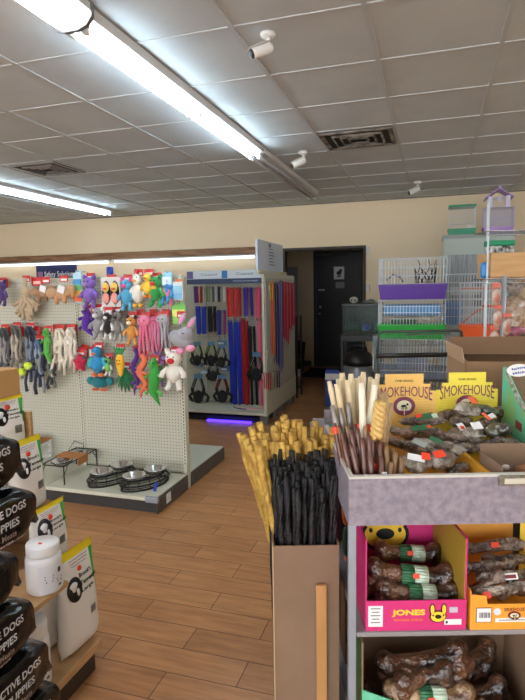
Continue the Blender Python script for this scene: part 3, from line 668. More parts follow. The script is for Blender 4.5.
# leashes facing the camera
def strap(x,z0,z1,w,c,label,name='leash',y=-.12,fold=True,group=None,clip=True,parent_xyz=None,side=Vector((1,0,0)),loc=None,th=.018):
    r=thing(name,label,'leash' if name=='leash' else name,loc if loc else (LXE+x,LY+y,z0),(0,random.uniform(-.03,.03),0) if not loc else (random.uniform(-.02,.02),0,0),group)
    Ln=z0-z1; d=side.cross(Vector((0,0,1)))
    if fold:
        m=MB(); pts=[d*th*math.cos(a)+Vector((0,0,th*math.sin(a))) for a in [PI*k/6 for k in range(7)]]
        pts=[d*th+Vector((0,0,-Ln))]+[d*th+Vector((0,0,-Ln*k/4)) for k in (3,2,1)]+pts+[-d*th*(.6)+Vector((0,0,-Ln*k/4)) for k in (1,2,3,3.9)]
        m.ribbon(pts,w,.004,side)
    else:
        m=MB(); m.ribbon([Vector((0,0,-Ln*k/5))+d*.004*math.sin(k) for k in range(6)],w,.012,side)
    m.build('webbing',col_mat(c,'web'),r)
    if clip:
        m=MB(); m.tube([Vector((0,0,-Ln))-d*.01,Vector((0,0,-Ln-.03))-d*.01],.005,6); m.tube([Vector((0,0,-Ln-.045))-d*.01+side*.012*math.cos(a)+Vector((0,0,.016*math.sin(a))) for a in [2*PI*k/12 for k in range(12)]],.003,5,closed=True); m.build('snap_clip',STEEL,r)
    m=MB(); m.box(Vector((0,0,-.03))-d*(th+.006),(w*1.15 if abs(side.x)>.5 else .003,.003 if abs(side.x)>.5 else w*1.15,.05)); m.build('paper_tag',WPAP,r)
    return r
def P6(u,v,yo=-.12): q=Py(u,v,LY+yo); return q
def hook2(x,z,y=-.16):
    MB().tube([(x,-.012,z),(x,y,z),(x,y-.01,z+.012)],.003,6).build('peg_hook',HOOK,lg)
def row(us,v0,v1,w,cs,lab,group,name='leash',yo=-.12,**k):
    for i,u in enumerate(us):
        a=P6(u,v0,yo); b=P6(u,v1,yo); hook2(a.x-LXE,a.z,yo-.03)
        strap(a.x-LXE,a.z,b.z,w,cs[i%len(cs)],lab,name,yo+(-.0 if i%2 else .035),group=group,**k)
BLU=(28,50,176); RD=(190,24,32); BK=(20,20,22); PK=(236,96,132); PU=(70,34,140)
row([228.5,231,234,236.5,239],322,407,.024,[BLU],'long royal blue leash hanging to the deck in the blue bunch','long royal blue leashes')
row([241,243.5,246],320,409,.024,[(168,22,30)],'long dark red leash hanging beside the royal blue bunch','long dark red leashes')
row([248,250.5,253],328,408,.02,[BK],'long black leash hanging between the red and pink bunches','long black leashes')
row([257,259.5,262],320,410,.022,[(232,110,140)],'long pink leash hanging next to the white end post','long pink leashes')
row([227,230,233,236,238.5],289,317,.026,[RD,(216,52,48)],'short red leash hanging in the upper red bunch','short red leashes',yo=-.16)
row([244,247,250],289,316,.026,[PU,(84,44,160)],'short purple leash hanging in the upper bunch','short purple leashes',yo=-.16)
row([255.5,258.5,261.5],289,318,.024,[PK],'short pink leash hanging in the upper right bunch','short pink leashes',yo=-.16)
row([194,197,200],288,303,.022,[PU,(120,40,90),(180,60,50)],'small mixed collar hanging at the upper left of the leashes','small mixed collars',name='collar',yo=-.16,clip=False)
row([206,209,212],288,302,.02,[(110,130,90),(140,150,120),(90,110,110)],'small grey green collar hanging on the top row','small grey green collars',name='collar',yo=-.16,clip=False)
row([215,219,223],288,302,.02,[(200,200,196),(40,48,90),(226,226,220)],'small pale collar hanging on the top row beside the red leashes','small pale collars',name='collar',yo=-.16,clip=False)
row([196,199,202,204.5],308,334,.026,[(30,56,170)],'blue nylon lead in the left bunch under the collars','blue nylon leads',yo=-.14)
row([208,211,213.5],308,332,.026,[(22,22,26)],'black nylon lead hanging right of the left blue bunch','black nylon leads',yo=-.14)
row([217,220,223.5],312,335,.022,[(60,50,140),(40,44,120),(150,40,120)],'purple or navy lead with white tag left of the red bunch','purple and navy leads',yo=-.14)
# harnesses
def harness(u,v,s,trim,label):
    s*=1.35; p=P6(u,v,-.14); r=thing('dog_harness',label,'harness',p,0,'black dog harnesses'); hook2(p.x-LXE,p.z+.09*s,-.15)
    m=MB(); 
    for k in(-1,1):
        m.ribbon([(k*.005*s,0,.085*s),(k*.03*s,-.02,.03*s),(k*.055*s,-.035,-.04*s),(k*.045*s,-.03,-.1*s)],.028*s,.008)
        m.ribbon([(k*.045*s,-.03,-.06*s),(k*.09*s,-.01,-.11*s),(k*.07*s,.01,-.16*s),(0,0,-.17*s)],.026*s,.01)
    m.build('straps',mat('black_webbing',(18,18,20),.7,bump=.3,bscale=200),r)
    MB().ell((0,-.035,-.11*s),(.05*s,.018,.06*s)).build('chest_pad',mat('black_mesh',(26,27,30),.85,bump=.5,bscale=300),r)
    m=MB(); 
    for k in(-1,1): m.ribbon([(k*.02*s,-.03,.045*s),(k*.05*s,-.045,-.03*s)],.006,.010)
    m.build('trim_stripe',trim,r)
    MB().tube([(.014*math.cos(a),-.03,-.05*s+.014*math.sin(a)) for a in [2*PI*k/12 for k in range(12)]],.003,6,closed=True).build('ring',STEEL,r)
    MB().bx(-.04*s,.04*s,-.02,-.015,.05*s,.09*s).build('header_card',mat('blue_card',(96,140,176),.5),r)
    return r
LIME=mat('lime_trim',(150,200,60),.6); GRT=mat('grey_trim',(150,155,160),.6); RTR=mat('red_trim',(190,30,50),.6)
harness(198,350,.85,LIME,'black dog harness with lime stripe, upper left of the harnesses')
harness(212,350,.85,LIME,'black dog harness with lime stripe, middle of the upper harness row')
harness(222,352,.8,GRT,'black dog harness with grey stripe, right of the upper harness row')
harness(214,366,.8,GRT,'black dog harness with grey stripe hung low in the centre row')
harness(199,384,1.05,GRT,'large black dog harness with grey stripe hung at the bottom left')
harness(223,384,1.0,RTR,'black dog harness with red and white stripe at the bottom')
harness(257,362,1.0,GRT,'black dog harness hanging over the pink leashes')
for (u,v,c,lab) in ((199,365,(96,136,180),'blue and white harness card, middle left'),(205,372,(150,184,214),'pale blue harness card above the large black harness'),(222,343,(90,140,180),'blue harness card at the upper right of the harnesses'),(225,369,(80,120,160),'blue harness card above the red striped harness')):
    p=P6(u,v,-.10); o=thing('harness_card',lab,'card',p); MB().bx(-.06,.06,-.002,.002,-.03,.03,bev=.001).build('card_sheet',col_mat(c,'card'),o); MB().bx(-.05,.02,-.004,-.002,-.015,.008).build('card_print',WPAP,o); hook2(p.x-LXE,p.z+.02,-.1)
# loose leads lying on the deck
for pts,c,lab in (([(-.42,-.30,.0),(-.34,-.36,.0),(-.2,-.33,.0),(-.1,-.22,.0)],(236,150,160),'pale pink lead lying curled on the deck'),([(-.5,-.28,0),(-.42,-.36,0),(-.3,-.38,0)],(30,40,120),'navy lead end lying on the deck under the blue bunch')):
    m=MB(); m.tube([Vector(p)+Vector((0,0,.006)) for p in pts],.006,8); tag(m.build('lead',col_mat(c,'web'),None,loc=(LXE,LY,.13)),lab,'leash')
# purple glow strip under the deck
tag(MB().bx(-.75,-.2,-.018,.018,0,.02,bev=.004).build('light_strip',mat('violet_lamp',(70,40,255),.4,emit=3.0),None,loc=(LXE,LY-.44+.28-.335,.0)),'glowing violet light strip on the floor under the leash gondola deck','light')
# end panel goods (plane X)
def endstrap(u,v0,v1,w,c,lab,group=None,clip=True,name='leash',xo=.06):
    a=Px(u,v0,LXE+xo); b=Px(u,v1,LXE+xo)
    MB().tube([(-.002,a.y-LY,a.z),(xo+.02,a.y-LY,a.z),(xo+.03,a.y-LY,a.z+.01)],.003,6).build('peg_hook',HOOK,lg)
    return strap(0,a.z,b.z,w*.8,c,lab,name,loc=(a.x,a.y,a.z),side=Vector((0,1,0)),group=group,clip=clip,th=.014)
for (u,v0,v1,c,lab,w) in ((267,282,352,(150,150,150),'thin grey lead, first on the gondola end panel',.02),(271,284,300,(214,200,80),'short yellow lead on the end panel beside the orange one',.04),(272,283,356,(240,110,50),'bright orange lead on the gondola end panel',.06),
 (276,284,366,(50,50,110),'navy lead on the end panel right of the orange one',.05),(279,284,372,(90,100,170),'blue violet lead in the middle of the end panel',.06),(281,282,368,(60,60,130),'dark blue lead, longest on the end panel',.05),
 (284,283,340,(206,36,66),'crimson lead on the end panel, first of the red ones',.07),(287,283,344,(214,44,74),'crimson lead on the end panel, longest red one',.07),(290,284,330,(176,28,58),'dark crimson lead on the end panel',.06),(293,284,326,(190,34,60),'crimson lead nearest the far edge of the end panel',.07)):
    endstrap(u,v0,v1,w,c,lab)
for (u,v0,v1,c,lab,w) in ((263+2,374,389,(190,40,50),'short red collar low on the end panel, nearest the camera',.03),(269,374,390,(200,60,50),'red and teal collar low on the end panel',.05),(275,372,388,(150,120,60),'brown collar low on the end panel',.03),(278,372,388,(44,50,120),'navy collar low on the end panel, farthest',.05)):
    endstrap(u,v0,v1,w,c,lab,name='collar',clip=False)
# rack with bagged goods behind the end panel
t=thing('wire_rack','black metal rack with blue bagged goods behind the gondola end','rack',(-2.02,7.45,0))
m=MB()
for x in(-.2,.2):
    for y in(-.14,.14): m.bx(x-.012,x+.012,y-.012,y+.012,0,1.15)
m.build('posts',BLACKM,t)
for z in (.12,.5,.85): MB().bx(-.2,.2,-.14,.14,z,z+.015).build('shelf',BLACKM,t)
for (x,z,c,lab) in ((.1,.865,(90,120,170),'blue plastic bag on the upper shelf of the black rack'),(-.08,.865,(50,70,140),'dark blue bag on the upper shelf of the black rack'),(.05,.515,(120,150,180),'pale blue bag on the middle shelf of the black rack')):
    o=MB(); o.ell((0,0,.12),(.07,.09,.12)); o.ell((0,0,.23),(.03,.05,.03)); tag(o.build('goods_bag',mat('bag_%d'%c[0],c,.25,bump=.8,bscale=30),None,loc=(-2.02+x,7.45,z)),lab,'bag')
# ================================================================ RIGHT DISPLAY
MARB=mat('marbled_laminate',(148,139,148),.5,c2=(122,114,126),cscale=50,detail=6); EDGE=mat('cream_edge',(200,196,186),.5)
def LR(r,s,z): return L(r,s,z)
DS=thing('display_stand','grey marbled display stand with open top tray and shelves of dog chews','display stand',L(.2,1.25,0),YAW)
def dloc(r,s,z): return Vector((r-.2,s-1.25,z))
DW=1.15
m=MB(); m.bx(0,DW,0,.014,.969,1.085); m.build('front_panel',MARB,DS)
MB().bx(0,DW,0,.016,1.085,1.091,bev=.001).build('front_edge',EDGE,DS)
MB().bx(0,.012,.014,.51,.969,1.085).build('side_panel',MARB,DS)
MB().bx(0,.013,.016,.51,1.085,1.091,bev=.001).build('side_edge',EDGE,DS)
MB().bx(.012,DW,.014,1.05,.969,.979).build('tray_floor',mat('grey_laminate',(130,128,130),.6),DS)
MB().bx(0,DW,.50,.512,.979,1.14).build('centre_divider',MARB,DS)
POSTM=mat('grey_post',(150,158,168),.4,.3)
for (x,y) in ((.0,.0),(.0,.48),(.0,1.02),(DW-.02,0),(DW-.02,1.02)): MB().bx(x,x+.019,y+.001,y+.02,0,.969,bev=.002).build('post',POSTM,DS)
for z in (.682,.36,.08): MB().bx(.02,DW-.02,.0,.5,z,z+.012,bev=.002).build('shelf',mat('shelf_grey',(138,134,134),.5),DS)
MB().bx(.02,DW-.02,.49,.498,.0,.969).build('back_panel',mat('dark_back',(70,62,56),.8),DS)
t=thing('label_holder','worn silver label holder clipped on the right of the display front edge','label holder',L(.555,1.245,1.078),YAW)
MB().bx(0,.16,-.004,.002,-.012,.012,bev=.001).build('holder_frame',mat('worn_silver',(150,146,132),.35,.5,c2=(110,104,92),cscale=60),t)
MB().bx(.012,.148,-.006,-.004,-.007,.006).build('label_window',mat('aged_label',(196,192,176),.5),t)
# sticks
def stick_mesh(name,l,r,m,bumps,twist=0,knob=False,seed=1,bend=.01,taper=.9):
    rnd=random.Random(seed); mb=MB(); n=14; pts=[];R=[]
    ph=rnd.random()*6
    for k in range(n):
        f=k/(n-1); pts.append((bend*math.sin(f*3+ph),bend*math.cos(f*2.3+ph),l*f)); R.append(r*(1-(1-taper)*f)*(1+bumps*(rnd.random()-.5)))
    if knob: R[-1]*=1.25; R[0]*=1.2; R[-2]*=1.15
    R=[R[0]*.7]+R[1:-1]+[R[-1]*.75]
    mb.tube(pts,R,9)
    if twist:
        for s in(0,PI): mb.tube([(r*.55*math.cos(k*.9+s)+bend*math.sin(k/27*3+ph),r*.55*math.sin(k*.9+s)+bend*math.cos(k/27*2.3+ph),l*k/27) for k in range(28)],r*.62,6)
    return mb.build(name,m,None,rough=.0012*(1 if bumps else 0))
def place(o,base,top):
    d=(top-base).normalized(); q=d.to_track_quat('Z','Y'); o.rotation_mode='QUATERNION'; o.rotation_quaternion=q; o.location=base
rnd=random.Random(11)
# tall carton with black and yellow chew sticks
t=thing('tall_carton','tall open brown cardboard carton on the floor holding long chew sticks','carton',L(.1075,1.5,0),YAW)
m=MB(); a,b=.0905,.1
m.bx(-a,a,-b,-b+.004,.0,.847).bx(-a,a,b-.004,b,0,.862).bx(-a,-a+.004,-b+.004,b-.004,0,.858).bx(a-.004,a,-b+.004,b-.004,0,.852).bx(-a,a,-b,b,0,.006)
m.build('carton_body',CARD,t)
MB().bx(-.0905,-.0905+.003,-b-.0035,-b,.0,.847).build('carton_edge',mat('carton_edge',(190,164,130),.9),t)
tag(MB().bx(-.0145,.0145,-.012,0,0,.74,bev=.002).build('wood_slat',mat('slat_wood',(196,146,92),.55,c2=(180,130,78),cscale=10,stretch=(3,3,.4)),None,loc=L(.148,1.398,0.0),rot=(0,0,YAW)),'narrow light wooden slat standing against the front of the tall carton','slat')
BS=mat('black_chew',(9,9,11),.5,bump=1.0,bscale=150,c2=(24,22,23),cscale=90)
YS=mat('yellow_chew',(206,168,80),.65,bump=.9,bscale=120,c2=(160,118,44),cscale=50)
bl=[stick_mesh('black_chew_stick',.93,.0085,BS,.35,twist=1,seed=s,bend=.006) for s in range(3)]
yl=[stick_mesh('yellow_chew_stick',1.0,.0105,YS,.6,knob=True,seed=s,bend=.006) for s in range(4)]
yls=[stick_mesh('short_yellow_chew_stick',.5,.0105,YS,.6,knob=True,seed=s+9,bend=.004) for s in range(2)]
LEN={}
def cfg(i,protos,base,top,label,group,name=None):
    o=protos[i%len(protos)]; ln=LEN[protos[0].name]; base=top-(top-base).normalized()*ln
    if i>=len(protos): o=o.copy(); col.objects.link(o)
    place(o,base,top); o.rotation_quaternion=o.rotation_quaternion@Euler((0,0,rnd.random()*6)).to_quaternion()
    tag(o,label,'chew stick',group); return o
i=0
LEN.update({bl[0].name:.93,yl[0].name:1.0,yls[0].name:.5})
for row_ in range(6):
    for k in range(12):
        f=k/11; r0=.042+.138*f+rnd.uniform(-.003,.003); s0=1.425+.015*row_
        zt=.0; top=L(.036-.003*row_+(.155+.004*row_)*f+rnd.uniform(-.006,.006)+.0,s0+.004+rnd.uniform(-.004,.004),1.015+.011*row_+rnd.uniform(-.02,.015))
        o=cfg(i,bl,L(r0,s0,.01+.022*row_+rnd.uniform(-.02,.02)+ (.06 if row_>1 else 0)*rnd.random()),top,'thin twisted black chew stick in the front bunch of the tall carton','black chew sticks in the tall carton'); i+=1
    rowtop=0
i=0
for row_ in range(5):
    for k in range(11):
        f=k/10; r0=.03+.155*f; s0=1.515+.016*row_
        lean=-.03-.01*row_ if k<3 else 0
        f2=max(0,(k-4)/6); tr=.035+.165*f2 if k>3 else .0+.19*f+lean*(1-f)
        r0=.036+.145*f2; top=L(tr+rnd.uniform(-.006,.006),s0+.005,1.105+.012*row_+rnd.uniform(-.015,.015)-.03*(2*f-1)**2)
        cfg((row_*7+k-4) if k>3 else 99,*((yl,L(r0,s0,.06+.02*row_+rnd.uniform(-.03,.03))) if k>3 else (yls,L(.07+.014*k,s0,.6))),top,'long knobbly yellow chew stick at the back of the tall carton','yellow chew sticks in the tall carton'); i+=1
for k in range(6):
    cfg(k if k<2 else 99,yls,L(.078+.004*k,1.45+.02*k,.60),L(-.020+.006*k,1.46+.02*k,1.09+.03*rnd.random()),'long yellow chew stick leaning out over the left side of the tall carton','yellow chew sticks leaning left')
for k,(r1,r0) in enumerate(((.085,.06),(.135,.10),(.165,.14))):
    o=cfg(99,bl,L(r0,1.424,.0+.02),L(r1,1.412,1.0-.02*k),('black chew stick leaning right in front of the bunch, %s')%('left one','middle one','right one')[k],None); pass
# bully stick carton in the tray (teal lined)
TEAL=mat('teal_carton',(96,176,170),.6); TEALI=mat('carton_inside',(150,126,100),.9)
t=thing('teal_carton','low teal carton in the tray holding the brown and rawhide sticks','carton',L(.215,1.27,.979),YAW)
m=MB(); m.bx(.0,.003,.0,.46,0,.085).bx(.128,.131,0,.46,0,.085).bx(0,.131,0,.003,0,.085).bx(0,.131,.457,.46,0,.12).bx(0,.131,0,.46,0,.003); m.build('carton_body',TEAL,t)
BR1=mat('brown_chew',(112,62,48),.4,bump=.5,bscale=60,c2=(72,40,32),cscale=30,coat=.6,stretch=(1,1,.2))
BR2=mat('tan_chew',(150,112,70),.45,bump=.5,bscale=60,c2=(104,74,46),cscale=30,coat=.5,stretch=(1,1,.2))
RAW=mat('rawhide_cream',(222,204,166),.55,bump=.3,bscale=50,c2=(196,170,126),cscale=16,stretch=(1,1,.3))
RAW2=mat('rawhide_tan',(190,156,112),.5,bump=.4,bscale=60,c2=(150,116,76),cscale=20,coat=.4,stretch=(1,1,.3))
def stk(u,v,s,bl_,r,m,label,group,name,zb=.985,seed=0,sticker=None,lr=0,hollow=False):
    tp=Ps(u,v,s); bt=Vector((bl_[0],bl_[1],zb)); B=L(*bt); Tp=L(*tp); l=(Tp-B).length
    o=stick_mesh(name,l,r,m,.25,seed=seed,bend=.004,taper=.95)
    place(o,B,Tp)
    if sticker is not None:
        q=(L(0,0,0)-L(0,1,0)).normalized(); loc=o.rotation_quaternion.inverted()@q
        mb=MB(); n=8; e=Vector((0,0,1)).cross(loc).normalized(); h0=l*sticker
        V=[]
        for k in range(n+1):
            a=(k/n-.5)*2.2; d=(loc*math.cos(a)+e*math.sin(a)); d.z=0; d.normalize(); V.append(d*(r*1.22+.001)+Vector((0,0,h0))); 
        for k in range(n): mb._new([V[k],V[k+1],V[k+1]+Vector((0,0,.018)),V[k]+Vector((0,0,.018))],[(0,1,2,3)])
        so=mb.build('sticker',REDST if sticker!=.61 else WPAP,o); so.modifiers.new('s','SOLIDIFY').thickness=.0008
    tag(o,label,'chew stick',group); return o
gi='cream rawhide sticks at the back of the tray'
for k,(u,v,s,br,bs,r) in enumerate(((330,381,1.50,.235,1.43,.0085),(338,379,1.53,.24,1.47,.0085),(343,373,1.56,.25,1.5,.0115),(350,374,1.53,.255,1.47,.010),(356,378,1.55,.262,1.5,.011),(336,384,1.47,.242,1.42,.009),(348,380,1.5,.262,1.44,.0095),(362,372,1.60,.27,1.55,.010),(359,376,1.6,.275,1.56,.009),(370,377,1.62,.285,1.57,.009),(379,374,1.64,.29,1.60,.0095),(374,379,1.58,.275,1.50,.010))):
    stk(u,v,s,(br,bs),r,RAW,'cream rolled rawhide stick standing upright in the back left of the tray',gi,'rawhide_stick',seed=k)
stk(362,383,1.42,(.268,1.35),.010,mat('rawhide_white',(230,222,200),.5,bump=.2,bscale=50),'whitest rawhide stick leaning right in the middle of the bundle',None,'rawhide_stick',seed=31)
stk(374,385,1.43,(.262,1.37),.011,mat('rawhide_white',(230,222,200),.5,bump=.2,bscale=50),'long white rawhide stick leaning furthest right across the bundle',None,'rawhide_stick',seed=32)
gi='tan rawhide rolls leaning right'
for k,(u,v,s,br,bs,r) in enumerate(((377,389,1.48,.285,1.40,.0105),(381,394,1.45,.29,1.38,.010),(386,392,1.5,.30,1.44,.0105),(387,398,1.45,.30,1.40,.010),(372,391,1.52,.28,1.45,.010),(390,403,1.46,.31,1.42,.009))):
    stk(u,v,s,(br,bs),r,RAW2,'tan rolled rawhide stick leaning right beside the yellow header',gi,'rawhide_stick',seed=50+k)
gi='brown bully sticks in the front of the tray'
k=0
for (u,v,s,br,mm,st) in ((334,423,1.42,.226,BR1,.86),(338,428,1.40,.232,BR2,None),(342,432,1.38,.238,BR1,None),(346,426,1.40,.242,BR2,.61),(351,430,1.36,.246,BR1,None),(354,424,1.42,.250,BR1,.61),(358,428,1.36,.256,BR1,None),(360,423,1.42,.258,BR1,.9),(364,426,1.36,.262,BR2,None),(367,424,1.40,.266,BR1,.9),(371,421,1.42,.272,BR1,None),(373,424,1.36,.275,BR1,.45),(377,440,1.36,.284,BR2,None),(381,442,1.34,.290,BR1,None),(385,442,1.36,.296,BR2,None),(388,446,1.34,.30,BR2,None),(391,448,1.36,.306,BR2,None),(394,452,1.33,.311,BR2,None),(397,455,1.35,.316,BR2,None),(400,458,1.33,.322,BR2,None),(344,440,1.34,.236,BR1,None),(350,444,1.33,.242,BR1,None),(362,438,1.33,.258,BR1,None),(370,436,1.33,.270,BR1,None),(382,456,1.31,.290,BR1,.61),(392,462,1.31,.304,BR2,None)):
    lab={0:'brown bully stick with a red sticker standing in the front of the tray',}
    has=st is not None
    stk(u,v,s,(br,s-.05),.0065+.0015*rnd.random(),mm,('brown bully stick with a sticker standing in the front of the tray' if has else 'brown bully stick standing in the front left of the tray'),gi+(' with stickers' if has else ''),'bully_stick',seed=80+k,sticker=st); k+=1
# grey wrapped sticks behind
for k,(u,v,s,br) in enumerate(((333,405,1.44,.224),(340,408,1.45,.236),(347,403,1.46,.246))):
    stk(u,v,s,(br,s-.03),.009,mat('grey_wrap',(150,142,134),.3,bump=.8,bscale=40,coat=.6,c2=(112,100,90),cscale=20),'grey plastic-wrapped chew stick at the left rear of the tray','plastic wrapped chew sticks','wrapped_stick',seed=110+k)
# braided stick
mb=MB(); A=Ps(381,402,1.40); B=Ps(376,438,1.34); base=L(*A)
for s in (0,2*PI/3,4*PI/3):
    mb.tube([A.lerp(B,k/20)-A+Vector((.010*math.cos(k*.75+s),.008*math.sin(k*.75+s),0)) for k in range(21)],.0085,8)
o=mb.build('braided_stick',mat('braid_yellow',(206,168,98),.5,bump=.3,bscale=60),None,loc=L(*A),rot=(0,0,YAW)); tag(o,'thick yellow braided chew stick leaning on the brown sticks','chew stick')
# SMOKEHOUSE cartons
def octo(w,h): return [(-w/2,0),(w/2,0),(w/2,h*.80),(w*.41,h*.80),(w*.41,h*.88),(w*.30,h*.88),(w*.30,h),(-w*.30,h),(-w*.30,h*.88),(-w*.41,h*.88),(-w*.41,h*.80),(-w/2,h*.80)]
PURP=mat('plum_print',(128,58,84),.5); MARO=mat('maroon_print',(110,30,36),.5)
def ring_logo(par,x,z,y,rx,rz,c=PURP,inner=None):
    g=MB(); g.disc((x,y,z),rx,rz,.0006,32); g.build('logo_ring',c,par)
    MB().disc((x,y-.0012,z),rx*.66,rz*.62,.0006,28).build('logo_centre',inner or mat('logo_cream',(232,224,190),.5),par)
    q=MB(); q.ell((x-.002,y-.0024,z+.001),(rx*.26,.0006,rz*.14)); q.ell((x+rx*.28,y-.0024,z+rz*.2),(rx*.11,.0006,rz*.12))
    for k in(-.2,-.08,.12,.22): q.box((x+rx*k,y-.0024,z-rz*.2),(rx*.06,.0008,rz*.3))
    q.build('dog_silhouette',BLACKP,par)
    MB().prism([(x-rx*.5,z-rz*.45),(x+rx*.5,z-rz*.45),(x+rx*.62,z-rz*.78),(x,z-rz*1.02),(x-rx*.62,z-rz*.78)],y-.0034,y-.0024).build('logo_banner',c,par)
    MB().prism([(x-rx*.04,z-rz*.45),(x+rx*.04,z-rz*.45),(x+rx*.05,z-rz*.95),(x-rx*.05,z-rz*.95)],y-.004,y-.0034).build('banner_gap',mat('logo_cream',(232,224,190),.5),par)
def arc(w,k): return lambda c:(c.x,c.y*(1+.55*(abs(c.x)/(w/2))**2)-k*(c.x/(w/2))**2,c.z)
def smoke_box(r0,r1,s0,s1,z0,c,label,hdr_h=.18,wall=.085,hc=None,title=True,ft=.06,logo_x=0):
    w=r1-r0; d=s1-s0; t=thing('treat_carton',label,'carton',L((r0+r1)/2,s0,z0),YAW)
    cm=mat('carton_%d_%d_%d'%c,c,.5)
    m=MB(); m.bx(-w/2,-w/2+.003,0,d,.001,wall).bx(w/2-.003,w/2,0,d,.001,wall).bx(-w/2,w/2,0,.003,.001,ft).bx(-w/2,w/2,0,d,0,.003); m.build('carton_body',cm,t)
    MB().prism(octo(w,hdr_h+wall),d-.003,d).build('header',mat('header_%d_%d_%d'%(hc or c),hc or c,.5),t)
    if title:
        zt=wall+hdr_h
        m=MB(); 
        for k in range(14):
            z=wall*.9+hdr_h*.045*k+.01; m.bx(-w*.44,w*.44,d-.0036,d-.003,z,z+.0006)
        m.build('fine_lines',mat('faint_rule',(206,160,70),.5),t)
        text('FOR DOGS',.012,BLACKP,t,(0,d-.0045,zt-.022),width=w*.28,height=.0065)
        text('SMOKEHOUSE',.04,PURP,t,(0,d-.0045,zt-.056),width=w*.88,height=.030,warp=arc(w*.88,.010),bold=.0)
        ring_logo(t,logo_x,zt-.105,d-.0042,.036,.031)
    return t
smoke_box(.352,.558,1.27,1.73,.979,(232,172,58),'amber yellow treat carton with arched header, left of the two in the tray',hc=(244,196,104),hdr_h=.185,wall=.095,ft=.095)
smoke_box(.562,.762,1.27,1.74,.979,(226,170,50),'lemon yellow treat carton with arched header, right of the two in the tray',hc=(238,216,72),hdr_h=.185,wall=.095,ft=.095)
# wrapped treats
WR=mat('wrapped_brown',(150,120,98),.3,bump=1.0,bscale=70,c2=(62,44,34),cscale=30,coat=1,bdist=.02,detail=6)
WR2=mat('wrapped_grey',(196,186,172),.28,bump=1.0,bscale=80,c2=(88,70,56),cscale=34,coat=1,bdist=.02,detail=6)
WR3=mat('wrapped_dark',(64,48,40),.28,bump=1.0,bscale=70,c2=(140,122,108),cscale=34,coat=1,bdist=.02,detail=6)
GLAB=mat('green_label',(52,110,72),.45); PLAB=mat('pale_green_label',(196,214,192),.45)
def pack(u,v,z,l,r,rz,m,label,kind='long',labels=(),tilt=0,seed=0,group=None,name='wrapped_treat'):
    p=Pz(u,v,z); q=unL(p); t=thing(name,label,'dog treat',p,(0,tilt,YAW+rz),group)
    rn=random.Random(seed+int(u)); mb=MB()
    if kind=='long':
        mb.tube([(-l/2,0,0),(-l/4,rn.uniform(-.004,.004),0),(0,0,rn.uniform(-.003,.003)),(l/4,0,0),(l/2,0,0)],[r*.7,r*.95,r*.9,r,r*.75],12)
        mb.ell((-l/2,0,0),r*.8); mb.ell((l/2,0,0),r*.8)
        for s in(-1,1): mb.box((s*(l/2+r*.7),0,r*.1),(r*1.0,r*1.5,.004),Matrix.Rotation(s*.3,3,'Y'))
    else:
        for k in range(6): mb.ell((rn.uniform(-.5,.5)*l*.6,rn.uniform(-.5,.5)*l*.5,rn.uniform(-.3,.3)*r),(l*.33,l*.28,r*.7))
        for k in range(2):
            a=rn.random()*6; mb.box((math.cos(a)*l*.5,math.sin(a)*l*.4,r*.2),(l*.4,l*.3,.004),Matrix.Rotation(a,3,'Z'))
    mb.build('wrapped_chew',m,t,remesh=.0035,smooth=2,rough=.0025)
    for (x,y,zz,w,h,cmat,nm) in labels:
        MB().box((x,y-.004,zz+.003),(w*.95,h*1.0,.0012),Matrix.Rotation(.6,3,'X')@Matrix.Rotation(rn.uniform(-.3,.3),3,'Z')).build(nm,cmat,t)
    return t
ST='red_sticker'
pack(423,421,1.13,.11,.017,.05,WR3,'dark wrapped chew with green label and red sticker across the back of the amber carton',labels=((-.0,-.012,.016,.06,.02,GLAB,'green_label'),(-.02,-.014,.0185,.02,.014,REDST,ST),(.03,-.013,.017,.018,.016,PLAB,'pale_label')))
pack(417,432,1.115,.12,.016,-.05,WR,'long wrapped chew with dark green label, second row of the amber carton',labels=((.01,-.012,.015,.06,.018,GLAB,'green_label'),(.03,-.013,.0175,.012,.01,REDST,ST)))
pack(403,444,1.095,.13,.0165,-.95,WR,'brown wrapped chew lying diagonally at the left of the amber carton')
pack(418,449,1.09,.11,.017,-.85,WR2,'grey wrapped chew with white label lying diagonally in the amber carton',labels=((.01,-.004,.018,.05,.016,mat('grey_label',(176,182,172),.4),'grey_label'),))
pack(437,446,1.095,.12,.019,-.7,WR2,'pale wrapped chew at the centre right of the amber carton',labels=((0,-.008,.018,.04,.014,GLAB,'green_label'),))
pack(445,436,1.10,.10,.017,-.5,WR3,'dark wrapped chew beside the diagonal divider of the amber carton')
pack(398,431,1.10,.09,.014,-1.2,WR,'slim wrapped chew against the left wall of the amber carton')
pack(450,462,1.075,.085,.026,.3,WR,'round knobbly wrapped chew at the front right of the amber carton',kind='blob')
pack(436,462,1.08,.075,.024,0,WR2,'wrapped chew with red sticker on white label, front of the amber carton',kind='blob',labels=((.0,-.02,.026,.03,.022,REDST,ST),))
pack(418,464,1.08,.08,.022,0,WR2,'wrapped chew with big white label and red sticker at the front of the amber carton',kind='blob',labels=((-.012,-.02,.022,.045,.02,WPAP,'white_label'),(.012,-.022,.026,.022,.022,REDST,ST)))
pack(425,438,1.07,.10,.02,-.4,WR3,'dark wrapped chew deep in the middle of the amber carton')
pack(458,470,1.05,.07,.022,.6,WR3,'dark wrapped chew low in the front right corner of the amber carton',kind='blob')
pack(445,415,1.12,.06,.024,.2,WR,'rounded brown wrapped chew at the back of the lemon carton, left end',kind='blob')
pack(459,421,1.12,.07,.026,.2,WR3,'dark wrapped chew in the left back of the lemon carton',kind='blob')
pack(466,409,1.16,.07,.026,.2,WR2,'grey wrapped chew piled up before the lemon header',kind='blob',labels=((.012,-.012,.028,.022,.03,mat('orange_label',(236,110,70),.5),'orange_label'),))
